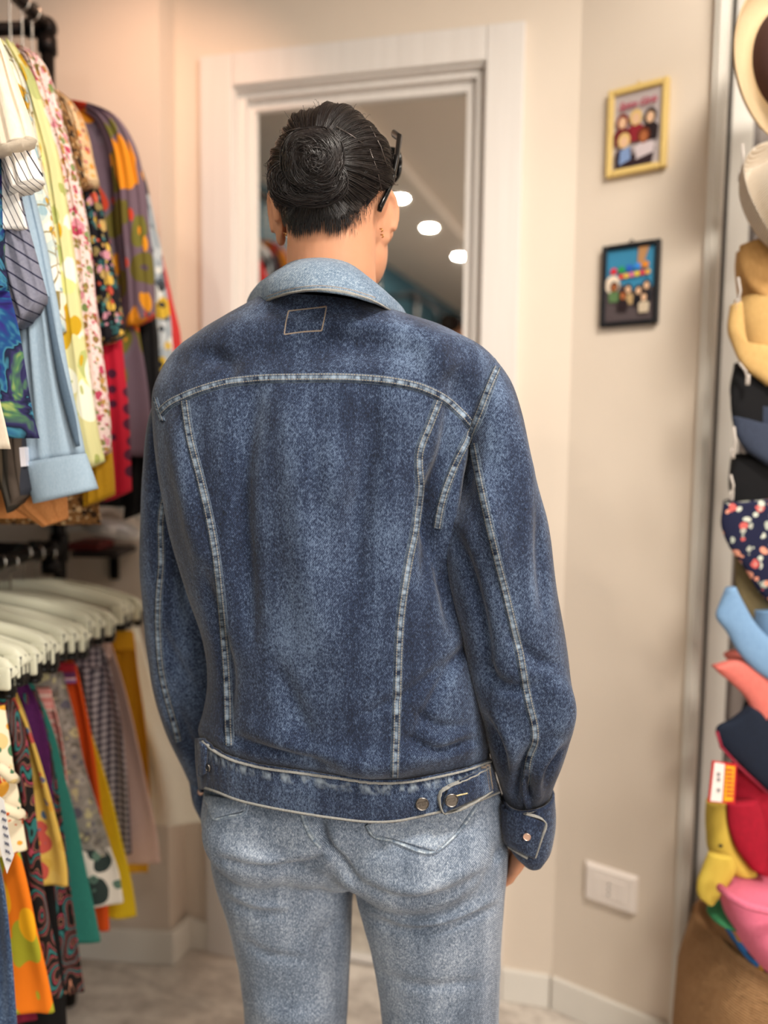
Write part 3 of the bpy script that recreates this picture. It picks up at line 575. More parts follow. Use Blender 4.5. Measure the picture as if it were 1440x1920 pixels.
# --- cuffs
CUR = [(943, 1500, 1038, 1482, .042, .966), (942, 1535, 1040, 1520, .046, .968), (948, 1570, 1037, 1555, .045, .972), (958, 1592, 1030, 1580, .044, .975), (972, 1604, 1016, 1596, .042, .978)]
cv, cf = loft(sleeve_rows(CUR, True), 24, 64, .9, caps=False); cv = cv+normals(cv, cf)*(.0012*vnoise(cv, 70, 8))[:, None]
cu_r = mk('cuff', cv, cf, M['dk'], slr); md = cu_r.modifiers.new('s', 'SOLIDIFY'); md.thickness = .0035
CT = bvh((cv, cf))
patch('cuff_tab', [(944, 1504), (1019, 1541), (1001, 1606), (944, 1575)], M['dk'], cu_r, CT, .0035)
strip('cuff_piping', [(944, 1503), (980, 1521), (1020, 1542), (1013, 1568), (1003, 1603)], 4.5, M['piping'], cu_r, CT, .0062, n=5)
strip('cuff_piping', [(978, 1523), (1003, 1519), (1022, 1507), (1036, 1484)], 4.5, M['piping'], cu_r, CT, .003, n=5)
strip('cuff_piping', [(948, 1577), (968, 1592), (990, 1606)], 3.5, M['piping'], cu_r, CT, .005, n=5)
button(989, 1563, 7.5, CT, copper, cu_r, .007, False)
strip('sleeve_placket', [(990, 1440), (984, 1480), (992, 1518)], 14, M['dk'], slr, RT, .003)
CUL = [(425, 1452, 357, 1455, .040, 1.12), (425, 1490, 364, 1492, .042, 1.12), (425, 1522, 380, 1524, .04, 1.12)]
c2v, c2f = loft(sleeve_rows(CUL, False), 16, 48, .9, caps=False); cl_ = mk('cuff', c2v, c2f, M['dk'], sll); md = cl_.modifiers.new('s', 'SOLIDIFY'); md.thickness = .0035
button(378, 1483, 6, bvh((c2v, c2f)), copper, cl_, .004, False)
# --- collar
def ring(keys, n=60): return smooth_interp(np.array([P(x, y, Y) for x, y, Y in keys]), n)
TOP = ring([(600, 600, 1.13), (520, 575, 1.10), (503, 540, 1.05), (517, 517, 1.0), (545, 497, .965), (598, 488, .943), (650, 497, .945), (690, 524, .965), (714, 552, .995), (728, 574, 1.03), (716, 610, 1.08), (640, 640, 1.12)])
BOT = ring([(560, 680, 1.13), (468, 640, 1.11), (462, 598, 1.05), (484, 574, .985), (520, 556, .925), (600, 546, .878), (660, 555, .878), (704, 569, .905), (738, 587, .955), (758, 610, 1.01), (760, 650, 1.07), (680, 690, 1.12)])
INN = ring([(590, 660, 1.11), (540, 640, 1.08), (530, 610, 1.04), (540, 590, 1.0), (565, 575, .975), (600, 565, .965), (645, 570, .965), (675, 585, .975), (690, 600, 1.0), (695, 620, 1.03), (690, 650, 1.07), (640, 680, 1.10)])
V = []; n_c = 14; cen = P(615, 560, 1.03)
for i in range(60):
    t_, b_, n_ = TOP[i], BOT[i], INN[i]; out = (b_-cen)*np.array([1, 1, 0]); out /= np.linalg.norm(out)
    sec = [n_, n_*.5+t_*.5, t_-out*.004, t_+np.array([0, 0, .0035])]
    for k in range(1, 8): s_ = k/7; sec.append(t_*(1-s_)+b_*s_+out*(.010*math.sin(math.pi*s_**.8)+.004)+np.array([0, 0, .003*math.sin(math.pi*s_)]))
    sec += [b_+out*.001-np.array([0, 0, .0015]), b_-out*.004, (t_+b_)/2-out*.002]
    V += sec
m_c = len(V)//60; V = np.array(V); cf_ = grid_faces(60, m_c, True, True); V = V+normals(V, cf_)*(.0009*vnoise(V, 90, 12))[:, None]
col = mk('collar', V, cf_, M['dkl'], jk); KT = bvh((V, cf_))
strip('collar_edge', [(482, 574), (500, 564), (540, 550), (600, 543), (660, 551), (704, 566), (736, 584)], 5, M['piping'], col, KT, .0015, n=5)
strip('collar_edge', [(500, 556), (540, 543), (600, 536), (660, 544), (704, 558)], 2.2, M['thread'], col, KT, .0008, n=3)
# --- jeans
def P2(lx, ly, rx_, ry_, d, yl, yr=None): return (P(lx, ly, yl), P(rx_, ry_, yr if yr else yl), 0, d)
pel = loft([P2(392, 1420, 925, 1440, .105, 1.04, .99), P2(386, 1490, 945, 1500, .115, 1.04, .99), P2(384, 1530, 950, 1535, .112, 1.04, .99), P2(392, 1562, 946, 1566, .098, 1.04, .99), P2(440, 1584, 915, 1588, .08, 1.04, .99)], 30, 60, .92)
def leg(T, Y0, Yf):
    rows = []
    for (a, b, c_, d_, dd) in T: rows.append(P2(a, b, c_, d_, dd, Y0(b), Y0(b)))
    return rows
LL = leg([(396, 1570, 640, 1570, .10), (402, 1625, 664, 1640, .098), (420, 1680, 662, 1690, .094), (441, 1760, 660, 1760, .088), (455, 1840, 656, 1840, .084), (461, 1920, 650, 1920, .08), (468, 2050, 640, 2050, .077), (480, 2220, 620, 2220, .075), (482, 2340, 622, 2340, .078)], lambda y: 1.045, 0)
LR = leg([(655, 1570, 951, 1570, .10), (663, 1640, 949, 1625, .098), (672, 1690, 944, 1690, .095), (692, 1760, 938, 1760, .09), (708, 1840, 935, 1840, .086), (717, 1920, 934, 1920, .084), (728, 2050, 925, 2050, .08), (745, 2220, 905, 2220, .078), (745, 2340, 905, 2340, .08)], lambda y: 1.0, 0)
jv, jf, jn = evaluated(*join(pel, loft(LL, 70, 40, .95), loft(LR, 70, 40, .95), ball(P(500, 1560, .975), (.088, .062, .070)), ball(P(585, 1585, 1.0), (.085, .075, .045)), ball(P(640, 1595, 1.02), (.05, .08, .04)), ball(P(775, 1594, .948), (.105, .072, .078)), ball(P(690, 1594, .965), (.06, .07, .05))),
    [('REMESH', dict(mode='VOXEL', voxel_size=.0042)), ('SMOOTH', dict(factor=.6, iterations=9))])
JF = [(-.016, 8, [(600, 1538), (606, 1565), (614, 1590), (640, 1618), (663, 1652)]), (-.010, 8, [(410, 1612), (470, 1630), (540, 1630), (600, 1612), (612, 1592)]), (.005, 12, [(420, 1595), (500, 1612), (580, 1600)]), (-.007, 10, [(640, 1640), (700, 1672), (760, 1690), (830, 1678), (905, 1640)]), (.005, 14, [(700, 1655), (780, 1668), (880, 1630)]),
      (-.006, 8, [(690, 1722), (760, 1746), (830, 1738), (930, 1700)]), (.006, 9, [(700, 1708), (770, 1728), (850, 1720), (925, 1685)]), (-.006, 9, [(420, 1690), (470, 1712), (530, 1712)]), (.006, 9, [(430, 1670), (480, 1692), (540, 1700)]), (-.004, 9, [(445, 1760), (500, 1790), (570, 1800)]),
      (-.004, 10, [(660, 1560), (700, 1575), (720, 1600)]), (.006, 22, [(470, 1880), (540, 1910), (620, 1900)]), (-.004, 10, [(720, 1830), (800, 1850), (900, 1840)]), (-.004, 12, [(640, 1720), (600, 1760), (590, 1820)])]
jv = np.array(jv); vd = CAM-jv; vd /= np.linalg.norm(vd, axis=1)[:, None]; Q = proj(jv); off = np.zeros(len(jv))
for amp, sig, pts in JF:
    c_ = smooth_interp(np.array(pts, float), 24); D_ = np.full(len(jv), 1e9); tt = np.zeros(len(jv))
    for i in range(23):
        d_, t_ = seg_dist(Q, c_[i], c_[i+1]); k_ = d_ < D_; D_[k_] = d_[k_]; tt[k_] = (i+t_[k_])/23
    off += amp*np.exp(-(D_/sig)**2)*np.sin(np.pi*np.clip(tt*.9+.05, 0, 1))**.6
fc = np.clip(np.sum(jn*vd, 1)*2, 0, 1); jv = jv+jn*(off*fc+.0018*vnoise(jv, 34, 15)+.0008*vnoise(jv, 90, 16))[:, None]
jeans = mk('jeans', jv, jf, M['jean'], per); JB = bvh((jv, jf))
strip('seat_seam', [(563, 1515), (573, 1545), (585, 1570), (600, 1588)], 12, M['seaml'], jeans, JB, .0015)
pk = patch('back_pocket', [(384, 1490), (466, 1500), (461, 1520), (399, 1536)], M['jeanp'], jeans, JB, .002, 20, 10)
strip('pocket_stitch', [(388, 1495), (393, 1515), (401, 1535), (430, 1531), (461, 1521), (464, 1508)], 7, M['seaml'], pk, JB, .003)
pk = patch('back_pocket', [(688, 1542), (893, 1500), (852, 1562), (818, 1596)], M['jeanp'], jeans, JB, .002, 40, 14)
pk2 = patch('back_pocket', [(688, 1545), (830, 1540), (818, 1597), (700, 1562)], M['jeanp'], jeans, JB, .002, 40, 14)
strip('pocket_stitch', [(688, 1546), (698, 1562), (740, 1578), (816, 1596), (840, 1578), (868, 1548), (892, 1512)], 9, M['seaml'], pk2, JB, .003)
strip('pocket_stitch', [(706, 1555), (745, 1569), (814, 1585), (836, 1567), (862, 1540), (880, 1514)], 3, M['thread'], pk2, JB, .0028, n=3)
# --- head, hair, body
YAW = math.radians(-14); RH = rz(YAW); HCN = P(626, 342, 1.005)
def hl(x, y, z): return HCN+RH@np.array([x, y, z])
parts = [ball(HCN, (.0735, .092, .083), 20, 30, RH), ball(hl(0, .03, -.045), (.062, .068, .062), 16, 24, RH), ball(P(688, 470, 1.045), (.028, .04, .05), 14, 20, RH), ball(hl(0, .052, -.088), (.046, .045, .04), 14, 20, RH), ball(hl(0, .078, -.108), (.022, .018, .018), 10, 14, RH),
         tube([hl(0, .098, -.005), hl(0, .108, -.025), hl(0, .117, -.042), hl(0, .104, -.052)], [.008, .010, .013, .009], 12), ball(hl(0, .094, -.078), (.024, .012, .007), 10, 14, RH), ball(hl(0, .093, -.088), (.021, .012, .007), 10, 14, RH),
         ball(hl(-.04, .07, -.045), (.024, .022, .022), 10, 14, RH), ball(hl(.04, .07, -.045), (.024, .022, .022), 10, 14, RH), ball(hl(0, .085, .012), (.05, .014, .010), 10, 14, RH)]
for sx, px, py, Y in ((-1, 521, 408, 1.02), (1, 719, 407, 1.02)):
    c_ = P(px, py, Y); Re = RH@rz(sx*-.55)@ry(sx*.16)
    parts.append(ball(c_, (.0065, .021, .031), 14, 20, Re)); arc = [c_+Re@np.array([sx*.004, .018*math.cos(a), .028*math.sin(a)+.002]) for a in np.linspace(-.6, 3.6, 16)]
    parts.append(tube(arc, .0055, 10)); parts.append(ball(c_+Re@np.array([-sx*.001, .005, -.024]), (.0065, .012, .012), 10, 14, Re)); parts.append(ball(c_+Re@np.array([-sx*.011, .012, .0]), (.013, .012, .020), 10, 14, Re))
nk0 = P(622, 560, 1.02); parts.append(tube([hl(0, -.02, -.02), P(622, 440, .995), P(621, 500, 1.0), P(618, 560, 1.02), P(618, 640, 1.04)], [.062, .0575, .058, .064, .075], 30))
parts.append(loft([P2(420, 640, 800, 640, .06, 1.03), P2(385, 760, 860, 760, .08, 1.03), P2(390, 1000, 820, 1000, .09, 1.03), P2(420, 1300, 860, 1320, .085, 1.04), P2(430, 1400, 880, 1420, .085, 1.04), P2(460, 1490, 880, 1500, .07, 1.04)], 30, 40, .95))
def cl(T, Y=None): return [P(x, y, y_) for x, y, y_ in T]
parts.append(tube(cl([(850, 700, 1.0), (905, 800, .985), (940, 1000, .965), (965, 1200, .955), (985, 1350, .955), (990, 1450, .965), (984, 1530, .975), (980, 1580, .985)]), [.04, .045, .043, .04, .038, .030, .022, .020], 20))
parts.append(tube(cl([(400, 740, 1.05), (355, 820, 1.06), (335, 1000, 1.07), (355, 1200, 1.09), (375, 1350, 1.115), (395, 1440, 1.12), (400, 1520, 1.13)]), [.03, .034, .036, .036, .032, .028, .024], 20))
parts.append(tube([P(545, 1580, 1.045), P(558, 1920, 1.045), np.array([*P(552, 2200, 1.045)[:2], .06])], [.07, .055, .035], 18)); parts.append(tube([P(810, 1580, 1.0), P(825, 1920, 1.0), np.array([*P(825, 2200, 1.0)[:2], .06])], [.075, .055, .035], 18))
def hand(w0, d, side, palmn, scale=1.0, curl=.5):
    """palm and five fingers; d = direction of the fingers, side = towards the thumb, palmn = direction the palm faces"""
    w0, d, side, palmn = [np.array(x, float) for x in (w0, d, side, palmn)]; d /= np.linalg.norm(d); side = side-d*(side@d); side /= np.linalg.norm(side); pn = np.cross(d, side); pn = pn*np.sign(pn@palmn); out = []
    pc = w0+d*.045*scale; Rp = np.column_stack([side, pn, d]); out.append(ball(pc, (.037*scale, .014*scale, .048*scale), 12, 18, Rp)); out.append(tube([w0-d*.03, w0, w0+d*.03], [.026, .024, .022], 14, (pn, .72)))
    for k, (s_, L_, r_, cr) in enumerate([(.028, .068, .0085, .8), (.0095, .077, .009, 1.0), (-.009, .071, .0085, 1.1), (-.026, .056, .0075, 1.25)]):
        p_ = w0+d*.080*scale+side*s_*scale; q = [p_-d*.02, p_]; dr = d+side*s_*1.5; dr /= np.linalg.norm(dr); ang = 0
        for seg in (.45, .30, .25):
            ang += curl*cr*.75; dd = dr*math.cos(ang)+pn*math.sin(ang)
            q.append(q[-1]+dd*L_*seg*.5*scale); q.append(q[-1]+dd*L_*seg*.5*scale)
        out.append(tube(q, np.array([1.05, 1.05, 1, 1.03, .95, .98, .88, .62])*r_*scale, 12)); out.append(ball(q[-1], (r_*.68*scale,)*3, 8, 10))
    p_ = w0+d*.022*scale+side*.024*scale; t1 = p_+(d*.6+side*.55+pn*.35)*.032*scale; t2 = t1+(d*.85+side*.15+pn*.35)*.028*scale; t3 = t2+(d*.9+pn*.4)*.022*scale
    out.append(tube([p_-side*.01, p_, t1, t2, t3], np.array([.013, .013, .011, .010, .0075])*scale, 12)); out.append(ball(t3, (.0078*scale,)*3, 8, 10)); return out
wr = P(982, 1585, .985); fing = P(944, 1672, 1.01); dd = fing-wr; dd = np.array([dd[0]*1.05, dd[1]+.02, dd[2]])
parts += hand(wr-np.array(dd)/np.linalg.norm(dd)*.022, dd, (.2, 1, .1), (-1, -.1, -.2), .88, .38)
wl = P(405, 1515, 1.13); parts += hand(wl, (.05, .15, -1), (.1, 1, 0), (1, 0, 0), .85, .45)
bv, bf, bn = evaluated(*join(*parts), [('REMESH', dict(mode='VOXEL', voxel_size=.0026)), ('SMOOTH', dict(factor=.5, iterations=3))])
body = mk('body', bv, bf, M['skin'], per)
for sx in (-1, 1):
    e_ = mk('eye', *ball(hl(sx*.030, .0775, -.004), (.0125, .0125, .0115), 12, 16), solid('eye_white', '#E9E4DE', .2), per); mk('iris', *ball(hl(sx*.030, .0865, -.004), (.0055, .0045, .0055), 10, 14), solid('brown_iris', '#2E1B10', .2), e_)
    mk('eyebrow', *tube([hl(sx*.014, .094, .014), hl(sx*.03, .093, .020), hl(sx*.05, .079, .015)], [.0025, .003, .0015], 8), M['hair'], per)
gold = solid('gold', '#C99A5A', .25, metal=1)
for px, py in ((714.5, 432), (716, 443), (534, 440)):
    mk('earring', *tube([P(px-2, py-3, .992)+0, P(px+1.5, py-2.5, .988), P(px+3, py+.5, .988), P(px+.5, py+2.5, .990)], .0009, 8), gold, per)
# hair cap
RC = np.array([.0775, .0975, .0850])
def hairline(az):
    """lowest elevation (deg) of the hair by azimuth; az 0 = face, 180 = nape"""
    a = abs((az+180) % 360-180); return np.interp(a, [0, 35, 60, 78, 92, 108, 125, 145, 160, 180], [34, 30, 16, 2, -10, -16, -33, -45, -50, -48])
def dirv(az, el): a, e_ = math.radians(az), math.radians(el); return np.array([math.sin(a)*math.cos(e_), math.cos(a)*math.cos(e_), math.sin(e_)])
bund = RH.T@(P(588, 302, .90)-HCN); bund /= np.linalg.norm(bund)
BODYT = BVHTree.FromPolygons(bv.tolist(), bf)
def pushout(p_, off):
    """p_ in the head frame, kept at least off outside the skin"""
    w_ = HCN+RH@p_; l_, n_, _, d_ = BODYT.find_nearest(Vector(w_)); n_ = np.array(n_); sd = (w_-np.array(l_))@n_
    if sd < off: return RH.T@(np.array(l_)+n_*off-HCN)
    return p_
def surf(d, k=1.0):
    r_ = 1/np.linalg.norm(d/RC); p_ = d*r_
    ang = math.atan2(d[2]-bund[2], d[0]-bund[0]); w_ = (1-abs(d@bund))
    rip = .0014*math.sin(ang*23+3*math.sin(ang*5))*min(1, w_*6)+.0010*math.sin(ang*51+2)*min(1, w_*5)+.0016*math.sin(ang*9+1.3)*min(1, w_*3)
    p_ = p_*(k+rip/.085)
    if p_[2] < .01 and p_[1] < -.018: p_ = pushout(p_, .0042*max(-.5, min(1, (k-.955)/.045)))
    return p_
na, ne = 220, 90; V = []
for j in range(ne):
    for i in range(na):
        az = 360*i/na; h0 = hairline(az)+2.5*math.sin(az*.35)+1.5*math.sin(az*.9); el = h0+(90-h0)*(j/(ne-1)) if j > 0 else h0-3
        k = (.93 if j == 0 else (.965 if j == 1 else (.985 if j == 2 else (1.0 if j == 3 else 1.01)))); V.append(HCN+RH@surf(dirv(az, min(el, 89.5)), k))
hair = mk('hair', V, grid_faces(ne, na, True, True), M['hair'], per)
def hairtube(path, r_, nseg=3):
    return tube(path, r_*np.r_[np.linspace(.7, 1, len(path)//2), np.linspace(1, .25, len(path)-len(path)//2)], nseg, caps=False)
def strands():
    out = []; rs = random.Random(4)
    for k in range(5200):
        az = rs.uniform(0, 360); h0 = hairline(az); el = h0+(90-h0)*rs.random()**1.15
        d0 = dirv(az, el); om = math.acos(max(-1, min(1, d0@bund)))
        if om < .25: continue
        f0_, f1_ = 0, min(1, rs.uniform(.45, 1.2)/om*1.0); r0_ = 1.012+rs.uniform(0, .02); wob = rs.uniform(-.035, .035); ph = rs.uniform(0, 6); pth = []
        ax = np.cross(d0, bund); ax /= np.linalg.norm(ax)+1e-9
        for i in range(9):
            f_ = f0_+(f1_-f0_)*i/8; f_ = min(f_, .93); d_ = (math.sin((1-f_)*om)*d0+math.sin(f_*om)*bund)/math.sin(om); d_ = d_+ax*wob*math.sin(math.pi*f_+ph*.3); d_ /= np.linalg.norm(d_)
            lift = .006*math.sin(math.pi*i/8)*rs.random()
            if d_[2] < -.72 and abs(d_[0]) < .6 and False: pass
            pth.append(HCN+RH@surf(d_, r0_+lift))
        out.append(hairtube(pth, rs.uniform(.00028, .00075)))
    for k in range(130):   # fine stray hairs
        d0 = dirv(rs.uniform(0, 360), rs.uniform(-20, 85)); p_ = HCN+RH@surf(d0, 1.01); t1 = np.array([rs.gauss(0, 1), rs.gauss(0, 1), rs.gauss(0, 1)]); t1 /= np.linalg.norm(t1); L0 = rs.uniform(.004, .010); o3 = RH@d0
        out.append(tube([p_+t1*L0*u_+o3*(.006*math.sin(u_*2.6)) for u_ in (0, .25, .5, .75, 1)], [.00022]*4+[.0001], 3, caps=False))
    # short shaved nape hairs pointing down
    for k in range(3000):
        az = 180+rs.gauss(0, 26); h0 = hairline(az); el = h0+rs.gauss(3, 6); d0 = dirv(az, el); p_ = HCN+RH@surf(d0, .98); q_ = p_+RH@(np.array([-.15*d0[0], .05, -1])*rs.uniform(.002, .009)+d0*.0012)
        out.append(tube([p_, (p_+q_)/2+RH@d0*.0006, q_], [.0003, .00022, .0001], 3, caps=False))
    return join(*out)
mk('hair_strands', *strands(), M['hair'], hair)
def bun():
    out = []; rs = random.Random(9)
    for (px, py, Y, rx_, rz_, dep, cnt, tilt) in ((578, 345, .920, .046, .026, .018, 700, .2), (588, 306, .910, .036, .035, .030, 1000, 0)):
        c_ = P(px, py, Y); n_ = (CAM-c_); n_ /= np.linalg.norm(n_); n_ = n_*.8+np.array([-.1, -.1, .1]); n_ /= np.linalg.norm(n_); x_ = np.cross([0, 0, 1], n_); x_ /= np.linalg.norm(x_); z_ = np.cross(n_, x_); 
        out.append(ball(c_, (rx_*.9, dep*.86, rz_*.9), 14, 24, np.column_stack([x_, n_, z_])))
        cl_c = [(rs.gauss(0, .13), rs.gauss(0, .13), rs.uniform(-.25, .25), rs.uniform(0, .0035)) for _ in range(22)]
        for k in range(cnt):
            gx, gy, gt, gl = cl_c[k % 22]
            ro = math.sqrt(rs.random())*.98+.02; a0 = rs.uniform(0, 6.28); ln = rs.uniform(1.0, 2.4); lf = gl+rs.random()*.001; a0 = a0*.25+(k % 22)*.9; ecc = rs.uniform(-.32, .32); sp = rs.uniform(-.28, .05); pth = []
            for i in range(10):
                a = a0+ln*i/9; r_ = min(1.05, abs(ro+sp*i/9+ecc*math.sin(a+k)+.03*math.sin(a*3+k))); h_ = dep*math.sqrt(max(0, 1.06-min(1, r_)**2))*(1-.12*math.exp(-((r_-.45)/.16)**2))
                pth.append(c_+x_*rx_*(r_*math.cos(a)+gx*(1-r_))-z_*rz_*(r_*math.sin(a+gt)+gy*(1-r_))+n_*(h_+lf))
            out.append(hairtube(pth, rs.uniform(.0004, .0010)))
    for k in range(16):   # loose curls on the left
        c_ = P(rs.uniform(508, 530), rs.uniform(300, 345), rs.uniform(.93, .96)); r_ = rs.uniform(.004, .010); a0 = rs.uniform(0, 6)
        out.append(hairtube([c_+np.array([r_*math.cos(a0+a), .002*a, r_*math.sin(a0+a)]) for a in np.linspace(0, 4.6, 12)], .0005))
    return join(*out)
mk('bun', *bun(), M['hair'], hair)
HB = BVHTree.FromPolygons([tuple(v) for v in V], [list(map(int, f)) for f in grid_faces(ne, na, True, True)])
pinm = solid('dark_steel_pin', '#5A5350', .35, metal=.8)
for (a, b) in (((530, 262), (565, 246)), ((586, 251), (619, 246)), ((626, 242), (676, 268)), ((689, 243), (720, 315)), ((688, 280), (709, 355))):
    ha, hb_ = hit(HB, *a), hit(HB, *b)
    if ha and hb_:
        pa, pb = ha[0]+ha[1]*.0050, hb_[0]+hb_[1]*.0050; mk('hairpin', *join(tube([pa, (pa+pb)/2+(ha[1]+hb_[1])*.0012, pb], .00075, 8), ball(pa, (.0012,)*3, 6, 8)), pinm, hair)
# shoes
for cx, Y in ((552, 1.045), (825, 1.0)):
    b_ = P(cx, 2200, Y); x0 = b_[0]; c_ = np.array([x0, Y, 0]); ws = solid('white_leather_shoe', '#E3DED6', .5)
    mk('shoe', *join(loft([(c_+[-.045, .07, .0], c_+[.045, .07, .0], 0, .135), (c_+[-.047, .07, .03], c_+[.047, .07, .03], 0, .14), (c_+[-.042, .06, .055], c_+[.042, .06, .055], 0, .125), (c_+[-.036, .02, .085], c_+[.036, .02, .085], 0, .08), (c_+[-.034, .0, .10], c_+[.034, .0, .10], 0, .055)], 20, 30, .9)), ws, per)
# --- sunglasses pushed up on the head
sg = empty('sunglasses', hl(0, .08, .05), 'black plastic sunglasses pushed up on the dark hair', 'sunglasses'); bp = solid('gloss_black_acetate', '#0B0B0C', .18); gl = solid('dark_lens', '#15120F', .08)
FR = [hl(s_*.068, .082, .052) for s_ in (-1, 1)]
for s_ in (-1, 1):
    cen_ = hl(s_*.036, .104, .052); rim = [cen_+RH@np.array([.031*sgnp(math.cos(a), .7), -.012*abs(math.cos(a))*(1 if s_*math.cos(a) > 0 else 0), .025*sgnp(math.sin(a), .7)+.0]) for a in np.linspace(0, 2*math.pi, 33)]
    mk('rim', *tube(rim, .0030, 8), bp, sg); n_r = len(rim)-1; mk('lens', np.array(rim[:-1]+[q_+RH@np.array([0, -.0015, 0]) for q_ in rim[:-1]]), [list(range(n_r)), list(range(n_r, 2*n_r))[::-1]]+[[i, (i+1) % n_r, n_r+(i+1) % n_r, n_r+i] for i in range(n_r)], gl, sg, smooth=False)
mk('bridge', *tube([hl(-.008, .103, .062), hl(0, .106, .065), hl(.008, .103, .062)], .003, 8), bp, sg)
mk('temple', *tube(cl([(738, 250, 1.045), (749, 258, 1.03), (743, 300, 1.005), (734, 345, .985), (722, 370, .972), (713, 388, .966), (711, 396, .966)]), [.005, .0055, .0045, .004, .0042, .0048, .004], 10, ((1, 0, 0), .75)), bp, sg)
mk('temple', *tube(cl([(548, 250, 1.10), (520, 300, 1.05), (512, 340, 1.01), (512, 362, .99), (519, 375, .985)]), [.005, .0045, .004, .0045, .004], 10, ((1, 0, 0), .75)), bp, sg)
# ------------------------------------------------------------------ clothes rails on the left
def curve_piece(rows, Y, bulge, mat, name, parent, n=40, seed=0, e_=.95, amp=.0):
    rr = [(P(a[0], a[1], Y+(a[2] if len(a) > 2 else 0)), P(b[0], b[1], Y+(b[2] if len(b) > 2 else 0)), 0, d) for a, b, d in rows]; V, F = loft(rr, n, 48, e_); V = V+normals(V, F)*(amp*vnoise(V, 60, seed))[:, None]; return mk(name, V, F, mat, parent)
ER = np.array([.091, .996, 0]); ER /= np.linalg.norm(ER); AR = np.array([.996, -.091, 0]); AR /= np.linalg.norm(AR)
def RX(y): return -.70+.0914*(y-1.6)
ZU, ZL = 2.125, 1.055
def pipe(name, pts, r_=.0135, mat=None, par=None): return mk(name, *tube(pts, r_, 16), mat or M['black'], par)
def rail(name, z, y0, y1, lab, posts=True, wall=True):
    p0, p1 = np.array([RX(y0), y0, z]), np.array([RX(y1), y1, z]); e = empty(name, (p1[0], p1[1], 0), lab, 'clothes rail', 'black pipe clothes rails')
    pipe('rail_tube', [p0, p1], .0135, None, e)
    for q in (p0, p1):
        pipe('wall_bracket', [q, q-AR*(q[0]-(-1.10+.065*(q[1]-1.86)))*.985], .0135, None, e)
        mk('elbow_joint', *join(ball(q, (.021,)*3, 10, 14), tube([q-AR*.045, q-AR*.02], .019, 14), tube([q-[0, 0, .05], q-[0, 0, .02]], .019, 14)), M['black'], e)
    return e, p0, p1
e1, a_, b_ = rail('clothes_rail', ZU, .05, 1.60, 'black pipe clothes rail, upper one, with blouses hanging on it at left')
pipe('upright_post', [b_, [b_[0], b_[1], .012]], .0135, None, e1); pipe('upright_post', [a_, [a_[0], a_[1], .012]], .0135, None, e1)
for z in (1.93, 1.50, ZL): mk('pipe_collar', *tube([[b_[0], b_[1], z-.03], [b_[0], b_[1], z+.03]], .019, 16), M['black'], e1)
e2, a_, b2 = rail('clothes_rail', ZL, .08, 1.565, 'black pipe clothes rail, lower one, with skirts and trousers on cream hangers')
e3, a_, b_ = rail('clothes_rail', ZU+.01, -2.4, -.56, 'black pipe clothes rail further back, seen only in the mirror')
pipe('upright_post', [b_, [b_[0], b_[1], .012]], .0135, None, e3); pipe('upright_post', [a_, [a_[0], a_[1], .012]], .0135, None, e3)
def hanger(Y, z, half, lab, grp, clip=False, mat=None, drop=.06):
    c_ = np.array([RX(Y), Y, z]); e = empty('clothes_hanger', c_-[0, 0, drop+.05], lab, 'hanger', grp); mat = mat or M['hanger']
    hk = [c_+[0, 0, -drop], c_+[0, 0, -.02]]+[c_+np.array([.017*math.cos(a)*AR[0], .017*math.cos(a)*AR[1], .0+.017*math.sin(a)]) for a in np.linspace(-1.5, 3.3, 12)]
    mk('hook', *tube(hk, .0018, 8), M['chrome'], e)
    t_ = np.linspace(-1, 1, 25); pts = [c_+AR*half*x-[0, 0, drop+.005+.040*abs(x)**1.6+(.012 if abs(x) > .97 else 0)] for x in t_]
    V, F = tube(pts, .013, 12); dv = (V-c_)@ER; V = V-np.outer(dv*.45, ER); mk('hanger_arm', V, F, mat, e)
    if clip:
        for s_ in (-1, 1):
            q = c_+AR*s_*half*.93-[0, 0, drop+.062]; mk('clip', *join(box(q, (.030, .014, .040), np.column_stack([AR, ER, [0, 0, 1]])), box(q-[0, 0, .022], (.026, .013, .008), np.column_stack([AR, ER, [0, 0, 1]]))), M['blackplastic'], e)
            bevel(mk('clip_end', *box(q+[0, 0, .004], (.030, .020, .036), np.column_stack([AR, ER, [0, 0, 1]])), mat, e), .006, 3)
    return e
def mirrorx(p): p = np.array(p); c_ = np.array([RX(p[1]), p[1], p[2]]); return c_-AR*np.dot(p-c_, AR)
def panel(edge, Y, thick, seed, n=50, m_=90, rip=.008, ripn=7, left=None, inset=None):
    """closed cloth surface; edge = picture polyline of the aisle-side border, mirrored about the rail"""
    pts = smooth_interp(np.array([P(x, y, Y) for x, y in edge]), n); out = []
    for k, p_ in enumerate(pts):
        if left is not None: l = left(p_)
        else: l = mirrorx(p_)
        q_ = p_ if inset is None else p_-AR*inset; t_ = k/(n-1); out.append((l, q_, 0, thick*(.55+.45*t_)))
    return loft(out, n, m_, 1.0, rip, ripn, seed=seed)
def sag(V, s, sc=22, seed=0): return V+np.outer(s*vnoise(V*[1, 1, .35], sc, seed), ER)+np.outer(s*.5*vnoise(V, sc, seed+50), AR)
